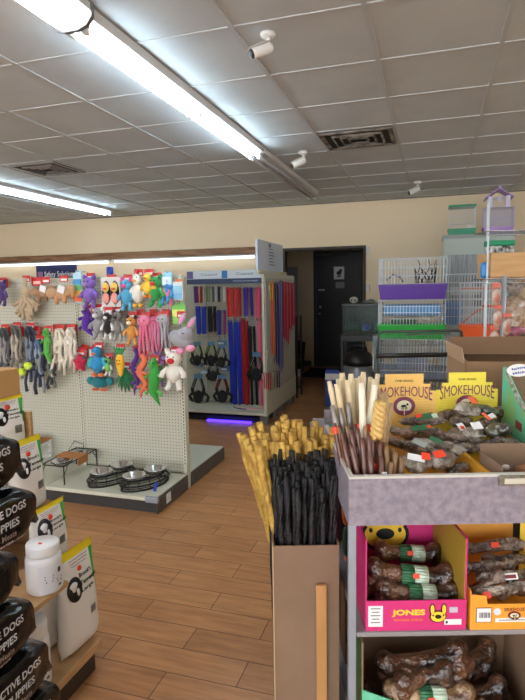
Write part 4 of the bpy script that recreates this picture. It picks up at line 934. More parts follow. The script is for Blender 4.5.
pack(480,410,1.15,.075,.02,-.9,mat('wrapped_green',(92,104,84),.3,bump=1,bscale=30,coat=1,c2=(60,62,50),cscale=18),'greenish wrapped chew leaning right before the lemon header')
pack(462,433,1.10,.065,.022,.1,WR,'wrapped chew with white price sticker at the left of the lemon carton',kind='blob',labels=((-.012,-.016,.022,.022,.026,WPAP,'price_label'),(-.012,-.022,.021,.012,.012,REDST,ST)))
pack(474,434,1.105,.075,.026,.1,WR2,'wrapped chew with square white label in the centre of the lemon carton',kind='blob',labels=((-.004,-.018,.028,.032,.026,WPAP,'price_label'),))
pack(484,424,1.12,.07,.022,.4,WR,'wrapped chew with slanted white and orange label in the lemon carton',kind='blob',labels=((-.01,-.014,.026,.014,.03,mat('orange_label',(236,110,70),.5),'orange_label'),(.012,-.014,.025,.026,.016,WPAP,'price_label')))
pack(494,431,1.115,.08,.03,.1,mat('wrapped_olive',(96,92,70),.25,bump=1,bscale=26,coat=1,c2=(58,56,44),cscale=16),'large round olive wrapped chew at the right of the lemon carton',kind='blob')
pack(500,443,1.09,.07,.024,.1,WR3,'dark wrapped chew beside the olive one in the lemon carton',kind='blob')
pack(487,447,1.08,.07,.024,.5,WR3,'dark wrapped chew low in the centre of the lemon carton',kind='blob')
pack(499,412,1.13,.045,.02,0,WR,'small round tan wrapped chew at the right of the lemon header',kind='blob')
pack(512,444,1.085,.055,.02,0,WR,'tan wrapped chew at the right edge of the lemon carton',kind='blob')
pack(462,447,1.075,.065,.022,-.3,WR3,'dark wrapped chew against the diagonal divider of the lemon carton',kind='blob')
# small open brown carton inside front right
t=thing('small_carton','small open brown carton set in the front of the lemon carton','carton',L(.575,1.275,1.03),YAW)
m=MB(); m.bx(0,.2,0,.003,0,.05).bx(0,.2,.13,.133,0,.09).bx(0,.003,0,.133,0,.07).bx(.197,.2,0,.133,0,.07).bx(0,.2,0,.133,0,.003); m.build('carton_body',CARD,t)
for (u,v,c,lab) in ((503,466,(214,206,196),'white ear chew in the small brown carton'),(515,463,(186,140,84),'golden rounded chew in the small brown carton'),(522,469,(150,100,66),'brown rounded chew at the right of the small brown carton')):
    p=Pz(u,v,1.055); mb=MB(); mb.ell((0,0,0),(.018,.014,.011)); mb.ell((.012,.004,.004),(.012,.01,.01)); tag(mb.build('small_chew',mat('chew_%d'%c[0],c,.4,bump=.5,bscale=60,coat=.5),None,loc=p,rough=.002),lab,'dog treat')
# teal patterned carton right
t=thing('treat_carton','tall teal patterned carton with slanting side at the right edge of the tray','carton',L(.768,1.30,.981),YAW)
TP=mat('teal_pattern',(84,196,176),.5,c2=(120,176,110),cscale=9); 
MB().prism([(0,.0),(.42,.0),(.42,.295),(.40,.30),(.29,.215),(.0,.10)],0,.003,axis='x').build('carton_side',TP,t)
MB().prism([(0,.0),(.42,.0),(.42,.295),(.40,.30),(.29,.215),(.0,.10)],.32,.323,axis='x').build('carton_side',TP,t)
m=MB(); m.bx(.003,.32,0,.003,0,.09).bx(.003,.32,.417,.42,0,.29).bx(.003,.32,.003,.417,0,.003); m.build('carton_body',CARD,t)
MB().prism([(.02,.085),(.30,.198),(.40,.275),(.40,.30),(.29,.215),(.0,.10)],-.001,0,axis='x').build('printed_border',mat('border_print',(196,190,176),.6,c2=(90,110,90),cscale=70),t)
MB().prism([(.28,.12),(.32,.125),(.32,.15),(.28,.145)],-.001,0,axis='x').build('side_print',mat('berry_print',(120,50,60),.5),t)
t2=thing('price_tag','white price tag with blue writing at the rim of the teal patterned carton','price tag',L(.80,1.68,1.272),(PI/2*.9,0,YAW+.2))
MB().prism([(.03*math.cos(a)*1.4,.02*math.sin(a)) for a in [2*PI*k/16 for k in range(16)]],-.001,.001,axis='z').build('tag_card',WPAP,t2); strokes(6,mat('blue_ink',(60,80,160),.5),t2,(0,.006,.0016),(0,0,.1),.05,.010); strokes(5,mat('blue_ink',(60,80,160),.5),t2,(0,-.008,.0016),(0,0,.1),.045,.010)
for k,(x,y,z) in enumerate(((.12,.2,.03),(.2,.3,.03),(.08,.34,.03))):
    pack_p=L(.79+x,1.30+y,.981+z); mb=MB(); mb.ell((0,0,0),(.05,.04,.025)); mb.ell((.03,.01,.01),(.03,.03,.02)); tag(mb.build('wrapped_treat',WR,None,loc=pack_p,rough=.003),'dark wrapped chew inside the teal patterned carton','dog treat','chews inside the teal carton')
# big open brown carton behind
t=thing('open_carton','large open brown cardboard carton standing behind the two yellow headers','carton',L(.735,1.95,.979),YAW-.12)
m=MB(); m.bx(0,.36,0,.004,0,.285).bx(0,.36,.3,.304,0,.29).bx(0,.004,0,.304,0,.29).bx(.356,.36,0,.304,0,.29).bx(0,.36,0,.304,0,.004); m.build('carton_body',mat('dull_cardboard',(150,118,88),.9),t)
o=MB().bx(0,.36,-.004,0,-.0,.0).build('flap',CARD,t); bpy.data.objects.remove(o)
MB().box((.18,.26,.315),(.35,.10,.004),Matrix.Rotation(.7,3,'X')).build('flap',mat('flap_card',(128,98,72),.9),t)
MB().box((-.006,.15,.305),(.004,.28,.06),Matrix.Rotation(-.2,3,'Y')).build('flap',mat('flap_side',(176,146,112),.9),t)
# -------- lower shelf cartons
PINK=mat('magenta_carton',(206,48,118),.45); YIN=mat('mustard_inside',(168,136,44),.6); YEL=mat('logo_yellow',(250,206,60),.5)
Z1=.694
t=thing('treat_carton','magenta carton of big smoked bones reading JONES on the lower shelf','carton',L(.243,1.256,Z1),YAW)
W=.248
m=MB(); m.bx(0,W,0,.003,0,.078).bx(0,.003,.003,.26,0,.235).bx(0,W,.257,.26,0,.27).bx(0,W,.003,.257,0,.002); m.build('carton_body',PINK,t)
MB().bx(W-.003,W,.003,.257,.002,.235).build('carton_side',PINK,t); MB().bx(W-.0045,W-.003,.006,.255,.002,.232).build('side_lining',YIN,t)
MB().bx(.006,.042,-.0012,0,.012,.066).build('white_label',WPAP,t)
m=MB()
for k in range(5): m.bx(.012+.003*(k%2),.036-.003*(k%2),-.0018,-.0012,.022+.009*k,.0245+.009*k)
m.build('label_print',mat('grey_print',(120,120,125),.5),t)
text('JONES',.03,YEL,t,(.105,-.0012,.046),width=.082,height=.019,bold=.0012)
text('NATURAL CHEWS',.01,mat('orange_print',(250,150,50),.5),t,(.105,-.0012,.0285),width=.07,height=.006)
def doghead(par,x,y,z,s):
    o=MB()
    for k in(-1,1): o.prism([(x+k*s*.34+s*.17*math.cos(a),z+s*.45+s*.36*math.sin(a)) for a in [2*PI*j/18 for j in range(18)]],y-.0008,y)
    o.prism([(x+s*.50*math.cos(a),z+s*.38*math.sin(a)) for a in [2*PI*j/24 for j in range(24)]],y-.0008,y); o.build('emblem_outline',BLACKP,par)
    o=MB()
    for k in(-1,1): o.prism([(x+k*s*.34+s*.11*math.cos(a),z+s*.45+s*.29*math.sin(a)) for a in [2*PI*j/18 for j in range(18)]],y-.0022,y-.0008)
    o.prism([(x+s*.43*math.cos(a),z+s*.31*math.sin(a)) for a in [2*PI*j/24 for j in range(24)]],y-.0022,y-.0008); o.build('emblem_face',YEL,par)
    o=MB(); o.prism([(x+s*.19*math.cos(a),z+s*.02+s*.12*math.sin(a)) for a in [2*PI*j/18 for j in range(18)]],y-.0036,y-.0022)
    for k in(-1,1): o.prism([(x+k*s*.3+s*.04*math.cos(a),z+s*.1+s*.05*math.sin(a)) for a in [2*PI*j/12 for j in range(12)]],y-.0036,y-.0022)
    o.build('emblem_nose',BLACKP,par)
doghead(t,.178,-.0002,.036,.042)
doghead(t,.105,.2568,.128,.14)
MB().bx(.075,.12,.2528,.2545,.262,.27).build('top_label',WPAP,t)
MB().bx(.206,.226,-.0012,0,.046,.06).build('flag_label',mat('flag_grey',(190,186,200),.5),t)
MB().bx(.194,.236,-.0012,0,.014,.028).build('white_strip',WPAP,t); MB().bx(.197,.202,-.0018,-.0012,.018,.024).build('strip_print',BLACKP,t)
BONE=mat('smoked_bone',(112,72,48),.3,bump=1,bscale=46,c2=(34,20,15),cscale=20,coat=1,detail=6,bdist=.014)
BONE2=mat('smoked_bone_light',(186,150,108),.3,bump=1,bscale=46,c2=(84,54,36),cscale=18,coat=1,detail=6,bdist=.014)
def bone(p,rot,l,r,label,lab=True,m=None,sticker=.0,z=0,group=None):
    t=thing('smoked_bone',label,'dog bone',p,rot,group); mb=MB()
    mb.tube([(-l*.42,0,0),(-l*.25,0,0),(0,0,0),(l*.25,0,0),(l*.42,0,0)],[r*1.15,r*.9,r*.78,r*.85,r*1.1],14)
    for s in(-1,1):
        for y in(-1,1): mb.ell((s*l*.43,0,y*r*.62),(r*.95,r*1.0,r*.85))
        mb.ell((s*l*.38,-r*.2,0),(r*.9,r*.9,r*1.1))
    mb.build('bone_body',m or BONE,t,remesh=.004,smooth=3,rough=.0015)
    if lab:
        for (x0,x1,cm,nm) in ((-.028,.006,GLAB,'green_label'),(.006,.042,PLAB,'pale_label')):
            q=MB(); N=9
            for k in range(N):
                a0=-PI*.95+k*PI*.85/N; a1=a0+PI*.85/N
                # band on the side facing the viewer (-Y) from low to top
                def pt(x,a): return Vector((x,-math.cos(a+PI/2+.55)*r*.98*1.0,math.sin(a+PI/2+.55)*r*.98))
                q._new([pt(x0,a0),pt(x1,a0),pt(x1,a1),pt(x0,a1)],[(0,1,2,3)],True)
            o=q.build(nm,cm,t); o.modifiers.new('s','SOLIDIFY').thickness=.001
        if sticker is not None: MB().box((sticker,-r*.93,r*.42),(.016,.0015,.012),Matrix.Rotation(-.4,3,'X')).build('red_sticker',REDST,t)
    return t
def lb(u,v,s,roll_,l,r,label,**k):
    q=Ps(u,v,s); return bone(L(*q),(0,roll_,YAW),l,r,label,**k)
lb(408,553,1.45,.06,.175,.024,'smoked bone lying highest at the back of the magenta carton',sticker=.0)
lb(410,575,1.36,.10,.225,.028,'large smoked bone with green label, second from the top in the magenta carton',sticker=.008)
lb(418,594,1.325,.08,.205,.027,'smoked bone with green and pale label, third from the top in the magenta carton',sticker=None)
lb(402,611,1.305,.0,.18,.022,'lowest smoked bone, mostly behind the lip of the magenta carton',sticker=.02)
lb(380,592,1.40,.2,.11,.021,'small smoked bone at the left wall of the magenta carton',lab=False,m=BONE2)
# orange jerky carton
t=thing('treat_carton','orange carton of wrapped jerky with notched front, right of the magenta one','carton',L(.5,1.254,Z1),YAW); ORG=mat('orange_carton',(238,158,52),.5)
W=.30
m=MB(); m.prism([(0,0),(W,0),(W,.066),(.042,.066),(.038,.088),(0,.092)],0,.003).bx(0,.003,.003,.29,0,.10).bx(W-.003,W,.003,.29,0,.10).bx(0,W,.003,.29,0,.002); m.build('carton_body',ORG,t)
MB().prism([(0,0),(W*.78,0),(W*.78,.27),(0,.27)],.287,.29).build('header',mat('amber_header',(240,172,74),.5),t)
ring_logo(t,.095,.245,.286,.048,.042,MARO)
m=MB()
for k in range(5): m.bx(.1,.2,.2862,.287,.155+.012*k,.1558+.012*k)
m.build('fine_lines',mat('faint_rule',(206,160,70),.5),t)
MB().bx(.014,.052,-.0010,0,.02,.058).build('barcode_border',MARO,t); MB().bx(.0155,.0505,-.0014,-.0010,.0215,.0565).build('barcode_label',WPAP,t)
m=MB()
for k in range(9): m.bx(.021+.003*k,.0225+.003*k+.0008*(k%3),-.0019,-.0014,.032,.046)
m.build('barcode',mat('grey_print',(120,120,125),.5),t)
MB().disc((.066,-.0006,.047),.009,.009,.0005).build('round_label',mat('pale_blue',(206,214,224),.5),t)
text('SMOKEHOUSE',.012,MARO,t,(.108,-.0006,.052),width=.05,height=.009)
ring_logo(t,.108,.037,-.0006,.016,.010,MARO)
MB().bx(.062,.15,-.0012,-.0002,.020,.030).build('white_strip',WPAP,t); strokes(18,BLACKP,t,(.106,-.0014,.025),(PI/2,0,0),.07,.004)
t=thing('treat_carton','yellow carton header at the right edge of the lower shelf','carton',L(.806,1.50,Z1),YAW)
MB().bx(-.07,.07,0,.003,0,.262).build('header',mat('lemon_header',(236,206,70),.5),t); ring_logo(t,.0,.235,-.001,.03,.026,MARO)
for (u,v,s,rz,l,r,mm,lab,lbs) in ((492,546,1.46,.1,.13,.02,WR3,'dark wrapped jerky pack lying at the top back of the orange carton',((.0,-.016,.016,.02,.012,REDST,ST),)),(512,560,1.42,-.1,.12,.022,WR3,'dark shiny wrapped jerky pack at the upper right of the orange carton',()),(487,566,1.38,.1,.10,.02,WR3,'dark wrapped jerky pack at the left of the orange carton',()),(508,576,1.34,.1,.12,.02,WR2,'wrapped jerky pack with maroon and white label in the orange carton',((-.01,-.018,.014,.045,.014,WPAP,'white_label'),(-.01,-.0195,.0145,.036,.008,MARO,'maroon_print'))),(503,590,1.31,.25,.13,.02,WR2,'pale wrapped jerky pack at the front of the orange carton',((-.05,-.018,.010,.018,.014,REDST,ST),)),(484,585,1.32,.9,.07,.018,WR3,'small dark wrapped jerky pack in the front left of the orange carton',()),(522,592,1.32,.1,.09,.02,WR,'brown wrapped jerky pack at the front right of the orange carton',())):
    q=Ps(u,v,s); W0=L(*q); pp=MB()
    t=thing('wrapped_jerky',lab,'dog treat',W0,(0,-rz*.6,YAW)); rn=random.Random(int(u+v))
    for k in range(5): pp.tube([(-l/2,rn.uniform(-.01,.01),rn.uniform(-.012,.012)),(0,rn.uniform(-.01,.01),rn.uniform(-.012,.012)),(l/2,rn.uniform(-.01,.01),rn.uniform(-.012,.012))],[.007,.010,.006],8)
    for sg in(-1,1): pp.box((sg*(l/2+.008),0,0),(.03,.02,.03),Matrix.Rotation(.3*sg,3,'Y'))
    pp.build('wrapped_chew',mm,t,remesh=.004,smooth=2,rough=.002)
    for (x,y,zz,w,h,cm_,nm) in lbs: MB().box((x,y-.005,zz-.002),(w*1.1,.0015,h*1.1),Matrix.Rotation(-.5,3,'X')).build(nm,cm_,t)
# lowest box
Z2=.372
t=thing('treat_carton','wide brown carton with teal front lip holding the largest bones, lowest shelf','carton',L(.235,1.258,Z2),YAW)
W=.46
m=MB(); m.bx(0,.003,0,.23,0,.29).bx(W-.003,W,0,.23,0,.29).bx(0,W,.227,.23,0,.29).bx(0,W,0,.23,0,.003); m.build('carton_body',mat('dim_cardboard',(140,112,88),.9),t)
MB().prism([(0,0),(W,0),(W,.11),(W-.03,.17),(W-.06,.10),(.16,.06),(.075,.135),(.0,.165)],-.003,0).build('front_lip',mat('mint_lip',(110,200,164),.55,c2=(96,186,146),cscale=30),t)
MB().bx(-.002,-.0005,0,.22,.02,.29).build('green_side',mat('grass_print',(84,116,70),.7,c2=(56,90,52),cscale=40),t)
lb(422,661,1.36,-.16,.23,.030,'largest glossy smoked bone lying on top in the lowest carton',lab=False)
lb(425,676,1.32,-.1,.12,.026,'dark knobbly smoked bone in the middle of the lowest carton',lab=False)
lb(428,697,1.30,.05,.22,.030,'pale-ended smoked bone with green label at the front of the lowest carton',m=BONE2,sticker=.0)
lb(478,694,1.36,-.3,.14,.026,'dark smoked bone at the right of the lowest carton',lab=False)
for k,(r_,s_,z_) in enumerate(((.33,1.32,.41),(.50,1.33,.41),(.36,1.42,.41),(.42,1.38,.465),(.55,1.40,.465),(.42,1.33,.52),(.56,1.38,.52))):
    bone(L(r_,s_,z_),(0,0,YAW+.1*k),.2 if r_<.5 else .16,.026,'smoked bone buried at the bottom of the lowest carton',lab=False,group='bones under the visible ones')
# orange and green things beside the post, behind the tall carton
t=thing('hanging_toy','orange and dark green toy hanging behind the silver post beside the tall carton','dog toy',L(.222,1.66,.79),YAW)
for o_ in (MB().ell((0,0,.05),(.013,.022,.05)).build('orange_body',mat('orange_rubber',(230,110,40),.4),t),MB().ell((0,.0,-.05),(.011,.02,.05)).build('green_body',mat('dark_green_rubber',(40,70,50),.5),t),MB().ell((0,0,-.13),(.012,.03,.03)).build('orange_foot',mat('orange_rubber',(230,110,40),.4),t)): pass
# the hanging toy's place: against the outer face of the stand
t.location=L(.25,1.62,.80); t['label']='orange and dark green toy lodged behind the silver post left of the magenta carton'
tag(MB().bx(-.010,.010,-.05,.05,0,.3,bev=.003).build('brown_board',mat('brown_carton_side',(120,88,58),.8),None,loc=L(.25,1.62,.3725),rot=(0,0,YAW)),'narrow brown board standing inside the display stand behind the silver post','board')
# ================================================================ BACK RIGHT
def wirebox(name,root,x0,x1,y0,y1,z0,z1,dx,dz,r=.0022,m=None,top=True):
    g=MB()
    n=max(1,round((x1-x0)/dx)); k=max(1,round((z1-z0)/dz)); d=max(1,round((y1-y0)/dx))
    for y in(y0,y1):
        for i in range(n+1): x=x0+(x1-x0)*i/n; g.tube([(x,y,z0),(x,y,z1)],r,4,cap=False)
        for j in range(k+1): z=z0+(z1-z0)*j/k; g.tube([(x0,y,z),(x1,y,z)],r*1.2,4,cap=False)
    for x in(x0,x1):
        for i in range(1,d): y=y0+(y1-y0)*i/d; g.tube([(x,y,z0),(x,y,z1)],r,4,cap=False)
        for j in range(k+1): z=z0+(z1-z0)*j/k; g.tube([(x,y0,z),(x,y1,z)],r*1.2,4,cap=False)
    if top:
        for i in range(n+1): x=x0+(x1-x0)*i/n; g.tube([(x,y0,z1),(x,y1,z1)],r,4,cap=False)
    return g.build(name,m or WIREW,root)
def tray_(name,root,x0,x1,y0,y1,z0,z1,m,fl=.015):
    g=MB(); cx,cy=(x0+x1)/2,(y0+y1)/2; V=[]
    a=[(x0+fl,y0+fl,z0),(x1-fl,y0+fl,z0),(x1-fl,y1-fl,z0),(x0+fl,y1-fl,z0)]; b=[(x0,y0,z1),(x1,y0,z1),(x1,y1,z1),(x0,y1,z1)]
    t_=.006; c=[(x0+t_,y0+t_,z1),(x1-t_,y0+t_,z1),(x1-t_,y1-t_,z1),(x0+t_,y1-t_,z1)]; e=[(x0+fl+t_,y0+fl+t_,z0+t_),(x1-fl-t_,y0+fl+t_,z0+t_),(x1-fl-t_,y1-fl-t_,z0+t_),(x0+fl+t_,y1-fl-t_,z0+t_)]
    g._new(a+b+c+e,[(0,3,2,1)]+[(i,(i+1)%4,4+(i+1)%4,4+i) for i in range(4)]+[(4+i,4+(i+1)%4,8+(i+1)%4,8+i) for i in range(4)]+[(8+i,8+(i+1)%4,12+(i+1)%4,12+i) for i in range(4)]+[(12,13,14,15)])
    g.bx(x0-.008,x1+.008,y0-.008,y0+.004,z1-.008,z1+.004); g.bx(x0-.008,x1+.008,y1-.004,y1+.008,z1-.008,z1+.004); g.bx(x0-.008,x0+.004,y0+.004,y1-.004,z1-.008,z1+.004); g.bx(x1-.004,x1+.008,y0+.004,y1-.004,z1-.008,z1+.004)
    return g.build(name,m,root)
CY=5.55; cx0,cx1=-.545,.11; dcy=.42
# bottom cage on a stand table
t=thing('low_table','low dark table carrying the stack of wire cages','table',(-.2,CY+.25,0))
MB().bx(-.41,.41,-.27,.27,.60,.62,bev=.004).build('table_top',mat('dark_table',(60,56,52),.6),t)
for x in(-.38,.38):
    for y in(-.23,.23): MB().bx(x-.02,x+.02,y-.02,y+.02,0,.6).build('leg',mat('dark_table',(60,56,52),.6),t)
t=thing('wire_cage','wide white wire cage at the bottom of the cage stack','pet cage',(-.2,CY+.22,.62))
tray_('base_pan',t,-.38,.38,-.2,.2,0,.08,mat('grey_blue_pan',(130,140,160),.4)); wirebox('wire_frame',t,-.385,.385,-.205,.205,.075,.39,.03,.075,r=.0036)
MB().bx(-.15,.15,-.1,.1,.012,.2,bev=.02).build('blue_platform',mat('mid_blue_plastic',(150,158,190),.35),t)
t=thing('wire_cage','white wire cage with bright green base in the middle of the stack','pet cage',(-.215,CY+.21,1.015))
tray_('base_pan',t,-.325,.325,-.2,.2,0,.14,mat('bright_green_plastic',(34,176,62),.35)); wirebox('wire_frame',t,-.32,.32,-.195,.195,.14,.385,.03,.06,r=.0036)
MB().bx(-.28,.28,-.14,.14,.23,.34,bev=.02).build('blue_shelf',mat('sky_blue_plastic',(76,160,220),.35),t)
MB().bx(-.2,.05,-.15,.1,.145,.20,bev=.02).build('green_toy',mat('dark_green_plastic',(50,100,60),.4),t)
t=thing('wire_cage','white wire cage with deep purple base on top of the stack','pet cage',(-.21,CY+.20,1.41))
tray_('base_pan',t,-.325,.325,-.2,.2,0,.145,mat('purple_plastic',(84,34,150),.35)); wirebox('wire_frame',t,-.32,.32,-.195,.195,.145,.40,.03,.085,r=.0036)
m=MB()
for k in range(14):
    a=k*2.4; m.tube([(.12+.09*math.cos(a),.1*math.sin(a),.16),(.12+.1*math.cos(a+.5),.1*math.sin(a+.5),.24),(.12+.12*math.cos(a+1),.08*math.sin(a),.3+.09*(k%3)/2)],[.008,.006,.003],5)
m.build('climbing_branches',mat('dark_green_branch',(46,58,50),.7),t)
MB().tube([(-.26,0,.19),(-.2,0,.25),(-.13,0,.22),(-.1,0,.17)],.01,8).build('grey_arch',mat('grey_plastic',(120,124,128),.5),t)
# second tall white cage behind the stack
t=thing('wire_cage','tall white wire cage with blue panel standing right behind the stack','pet cage',(.30,6.45,.0)); 
tray_('base_pan',t,-.22,.22,-.2,.2,.0,.10,mat('grey_blue_pan',(130,140,160),.4)); wirebox('wire_frame',t,-.215,.215,-.195,.195,.1,1.66,.03,.09,r=.0036); MB().bx(-.2,-.0,-.17,-.15,1.1,1.36,bev=.01).build('blue_panel',mat('light_blue_plastic',(120,170,225),.3),t)
# orange based cage
p=Py(466,338,5.9)
t=thing('low_table','low grey table carrying the orange hamster cage','table',(.455,5.95,0)); MB().bx(-.22,.22,-.2,.2,.98,1.0,bev=.004).build('table_top',mat('grey_table',(110,108,106),.6),t)
for x in(-.20,.20):
    for y in(-.17,.17): MB().bx(x-.015,x+.015,y-.015,y+.015,0,.98).build('leg',mat('grey_table',(110,108,106),.6),t)
ORP=mat('orange_plastic',(240,96,36),.35)
t=thing('wire_cage','white wire cage with bright orange base, ramps and tubes','pet cage',(.455,5.93,1.0))
tray_('base_pan',t,-.21,.21,-.17,.17,0,.14,ORP); wirebox('wire_frame',t,-.205,.205,-.165,.165,.14,.56,.024,.08,r=.0032)
MB().bx(-.20,.20,-.16,.16,.50,.512).build('orange_roof_shelf',mat('coral_plastic',(238,130,100),.4),t)
MB().tube([(-.18,-.1,.16),(-.05,-.1,.28),(.08,-.1,.33)],.007,6).build('ramp',ORP,t)
MB().tube([(.0,-.1,.33),(.17,-.1,.33)],.012,6).build('ledge',ORP,t); MB().box((.17,-.1,.2),(.08,.1,.1),bev=.02).build('orange_hut',ORP,t)
# grey cabinet with streaked glass
GC=mat('sage_cabinet',(176,188,180),.5)
t=thing('metal_cabinet','tall sage grey cabinet with a dark streaked glass panel behind the cages','cabinet',(.46,7.25,0))
MB().bx(-.37,.42,-.25,.3,0,2.10,bev=.006).build('cabinet_body',GC,t)
MB().bx(-.38,.43,-.262,.31,2.10,2.14,bev=.004).build('cabinet_top',mat('sage_cabinet_top',(150,162,156),.5),t)
sm=mat('streaked_glass',(92,98,102),.25,c2=(160,168,170),cscale=30,stretch=(3,1,.12),detail=4)
MB().bx(-.32,.10,-.256,-.25,1.28,1.90).build('glass_panel',sm,t)
MB().bx(-.34,-.32,-.262,-.25,1.26,1.92).bx(.10,.12,-.262,-.25,1.26,1.92).bx(-.32,.10,-.262,-.25,1.90,1.92).bx(-.32,.10,-.262,-.25,1.26,1.28).build('panel_frame',GC,t)
MB().bx(-.28,.06,-.259,-.256,1.42,1.52).build('white_streak',mat('frost',(190,196,196),.4),t)
t=thing('bird_cage','small white wire bird cage with green roof and base on the cabinet','bird cage',(.30,7.17,2.14))
GB=mat('emerald_plastic',(24,146,104),.4)
tray_('base_pan',t,-.155,.155,-.12,.12,0,.07,GB,.008); wirebox('wire_frame',t,-.15,.15,-.115,.115,.07,.33,.016,.09,r=.0015); MB().bx(-.157,.157,-.122,.122,.33,.355,bev=.004).build('roof',GB,t); MB().tube([(-.14,0,.14),(.14,0,.14)],.006,6).build('perch',WHITE,t); MB().bx(.06,.1,-.125,-.12,.075,.11).build('white_door_label',WPAP,t)
t=thing('bird_cage','lilac house-shaped bird cage with gabled roof on the cabinet, right of the green one','bird cage',(.705,7.17,2.14))
LIL=mat('lilac_plastic',(176,136,210),.4); LW=mat('lilac_wire',(206,204,232),.4)
tray_('base_pan',t,-.16,.16,-.12,.12,0,.07,LIL,.006); wirebox('wire_frame',t,-.165,.165,-.115,.115,.07,.30,.016,.10,r=.0032,m=LW)
wirebox('house_front',t,-.11,.11,-.115,.1,.30,.42,.02,.12,r=.0024,m=LW)
MB().bx(-.12,-.07,-.118,-.112,.30,.43).bx(.07,.12,-.118,-.112,.30,.43).bx(-.02,.02,-.118,-.112,.37,.43).build('wall_boards',mat('pale_lilac',(214,208,232),.5),t)
for s in(-1,1): MB().box((s*.078,0,.465),(.19,.25,.012),Matrix.Rotation(s*.62,3,'Y')).build('roof_slope',LIL,t)
MB().bx(.0,.025,-.03,.03,.50,.56).build('chimney',LIL,t)
tag(MB().bx(-.09,.09,-.002,.002,-.025,.025).build('ceiling_gap_filler',LIL,None) if False else t,None,None)
# shopping cart
t=thing('shopping_cart','grey metal shopping cart with black handle parked in front of the cages','cart',L(1.18,4.2,0),YAW)
CM=mat('dark_cart_metal',(84,92,90),.4,.4)
m=MB(); m.tube([(-.29,0,.98),(-.28,0,1.17),(-.25,0,1.19),(.34,0,1.19),(.37,.02,1.18),(.44,.15,1.08)],.011,8)
m.tube([(-.29,0,.98),(-.29,0,.70),(-.26,.1,.45)],.011,8); m.build('basket_rim',CM,t)
MB().tube([(-.30,-.05,1.01),(.28,-.05,1.01)],.018,12).build('handle',mat('black_handle',(18,18,20),.35),t)
m=MB(); m.tube([(-.29,-.05,1.01),(-.29,.0,1.03)],.01,8); m.tube([(.27,-.05,1.01),(.28,.0,1.03)],.01,8); m.build('handle_bracket',CM,t)
g=MB()
for i in range(24): x=-.27+.54*i/23; g.tube([(x,0,1.18),(x,.02,.72)],.0022,4)
for j in range(6): z=.72+.09*j; g.tube([(-.28,.01,z),(.28,.01,z)],.003,4)
for s in(-1,1):
    for i in range(14): y=.8*i/13; g.tube([(s*(.28-.15*y),y,1.17-.1*y),(s*(.26-.15*y),y,.72)],.0022,4)
    g.tube([(s*.28,0,1.17),(s*.16,.8,1.09)],.006,6)
for i in range(24): x=-.26+.52*i/23; g.tube([(x*.6,.8,1.08),(x*.55,.8,.72),(x,0,.72)],.0022,4)
g.build('basket_mesh',mat('cart_wire',(120,128,128),.4,.5),t)
m=MB(); m.tube([(-.26,.1,.70),(-.26,.05,.3),(-.26,.0,.14),(-.15,.8,.14),(.15,.8,.14),(.26,0,.14),(.26,.05,.3),(.26,.1,.70)],.011,8); m.build('undercarriage',CM,t)
for (x,y) in((-.25,.02),(.25,.02),(-.14,.78),(.14,.78)):
    MB().tube([(x-.012,y,.06),(x+.012,y,.06)],.06,20).build('wheel',mat('grey_rubber',(60,60,62),.6),t); MB().tube([(x,y,.06),(x,y,.14)],.009,6).build('caster_fork',CM,t)
# chrome wire rack with bagged chews
t=thing('wire_rack','tall chrome wire rack holding a wooden tray and bagged chews at the right edge','rack',L(2.1,4.05,0),YAW)
for (x,y) in ((-.43,0),(.4,0),(-.34,.24),(.4,.24)): MB().tube([(x,y,0),(x,y,2.16)],.0065,10).build('post',WIREW if x<0 else CHROME,t)
MB().tube([(-.315,-.03,.6),(-.315,-.03,1.6)],.018,14).build('round_pole',mat('pale_pole',(176,180,184),.35,.3),t)
for z in (.4,.78,1.58,1.93):
    g=MB(); g.tube([(-.44,-.01,z),(.41,-.01,z),(.41,.25,z),(-.44,.25,z)],.005,6,closed=True); g.tube([(-.44,-.01,z-.03),(.41,-.01,z-.03)],.004,6)
    for i in range(30): x=-.43+.83*i/29; g.tube([(x,-.01,z),(x,.25,z)],.002,4,cap=False)
    for i in range(12): x=-.43+.83*i/12; g.tube([(x,-.01,z),(x+.035,-.01,z-.03),(x+.07,-.01,z)],.0018,4,cap=False)
    g.build('wire_shelf',CHROME,t)
a=Ps(488,249,4.0)
t=thing('wooden_tray','light wooden box tray resting on the chrome wire rack','tray',L(2.005,4.045,1.586),YAW)
m=MB(); m.bx(-.31,.3,0,.012,0,.185).bx(-.31,.3,.25,.262,0,.185).bx(-.31,-.298,.012,.25,0,.185).bx(.288,.3,.012,.25,0,.185).bx(-.31,.3,0,.262,0,.01); m.build('tray_body',mat('maple_wood',(214,170,118),.5,c2=(202,156,104),cscale=6,stretch=(.6,1,4)),t)
tag(MB().bx(-.03,.03,-.06,.06,0,.12,bev=.02).build('blue_feeder',mat('bright_blue_plastic',(40,140,210),.3),None,loc=L(1.69,4.15,1.586)),'bright blue plastic feeder beside the wooden tray on the wire rack','feeder')
t=thing('treat_tub','small green topped tub with black and white print on the wooden tray','tub',L(1.80,4.16,1.597),YAW)
MB().bx(-.09,.09,-.06,.06,0,.23,bev=.01).build('tub_body',mat('bw_print',(220,220,216),.4,c2=(40,40,44),cscale=30),t); MB().bx(-.095,.095,-.065,.065,.23,.27,bev=.01).build('tub_lid',GB,t)
CB=mat('clear_bag_chips',(206,186,160),.3,bump=1.0,bscale=18,c2=(146,104,80),cscale=30,coat=1,detail=5)
CB2=mat('clear_bag_top',(196,190,184),.2,bump=1.0,bscale=24,c2=(150,140,134),cscale=20,coat=1)
REDB=mat('red_bagged',(196,96,80),.4,bump=.8,bscale=30,c2=(206,190,176),cscale=16,coat=1)
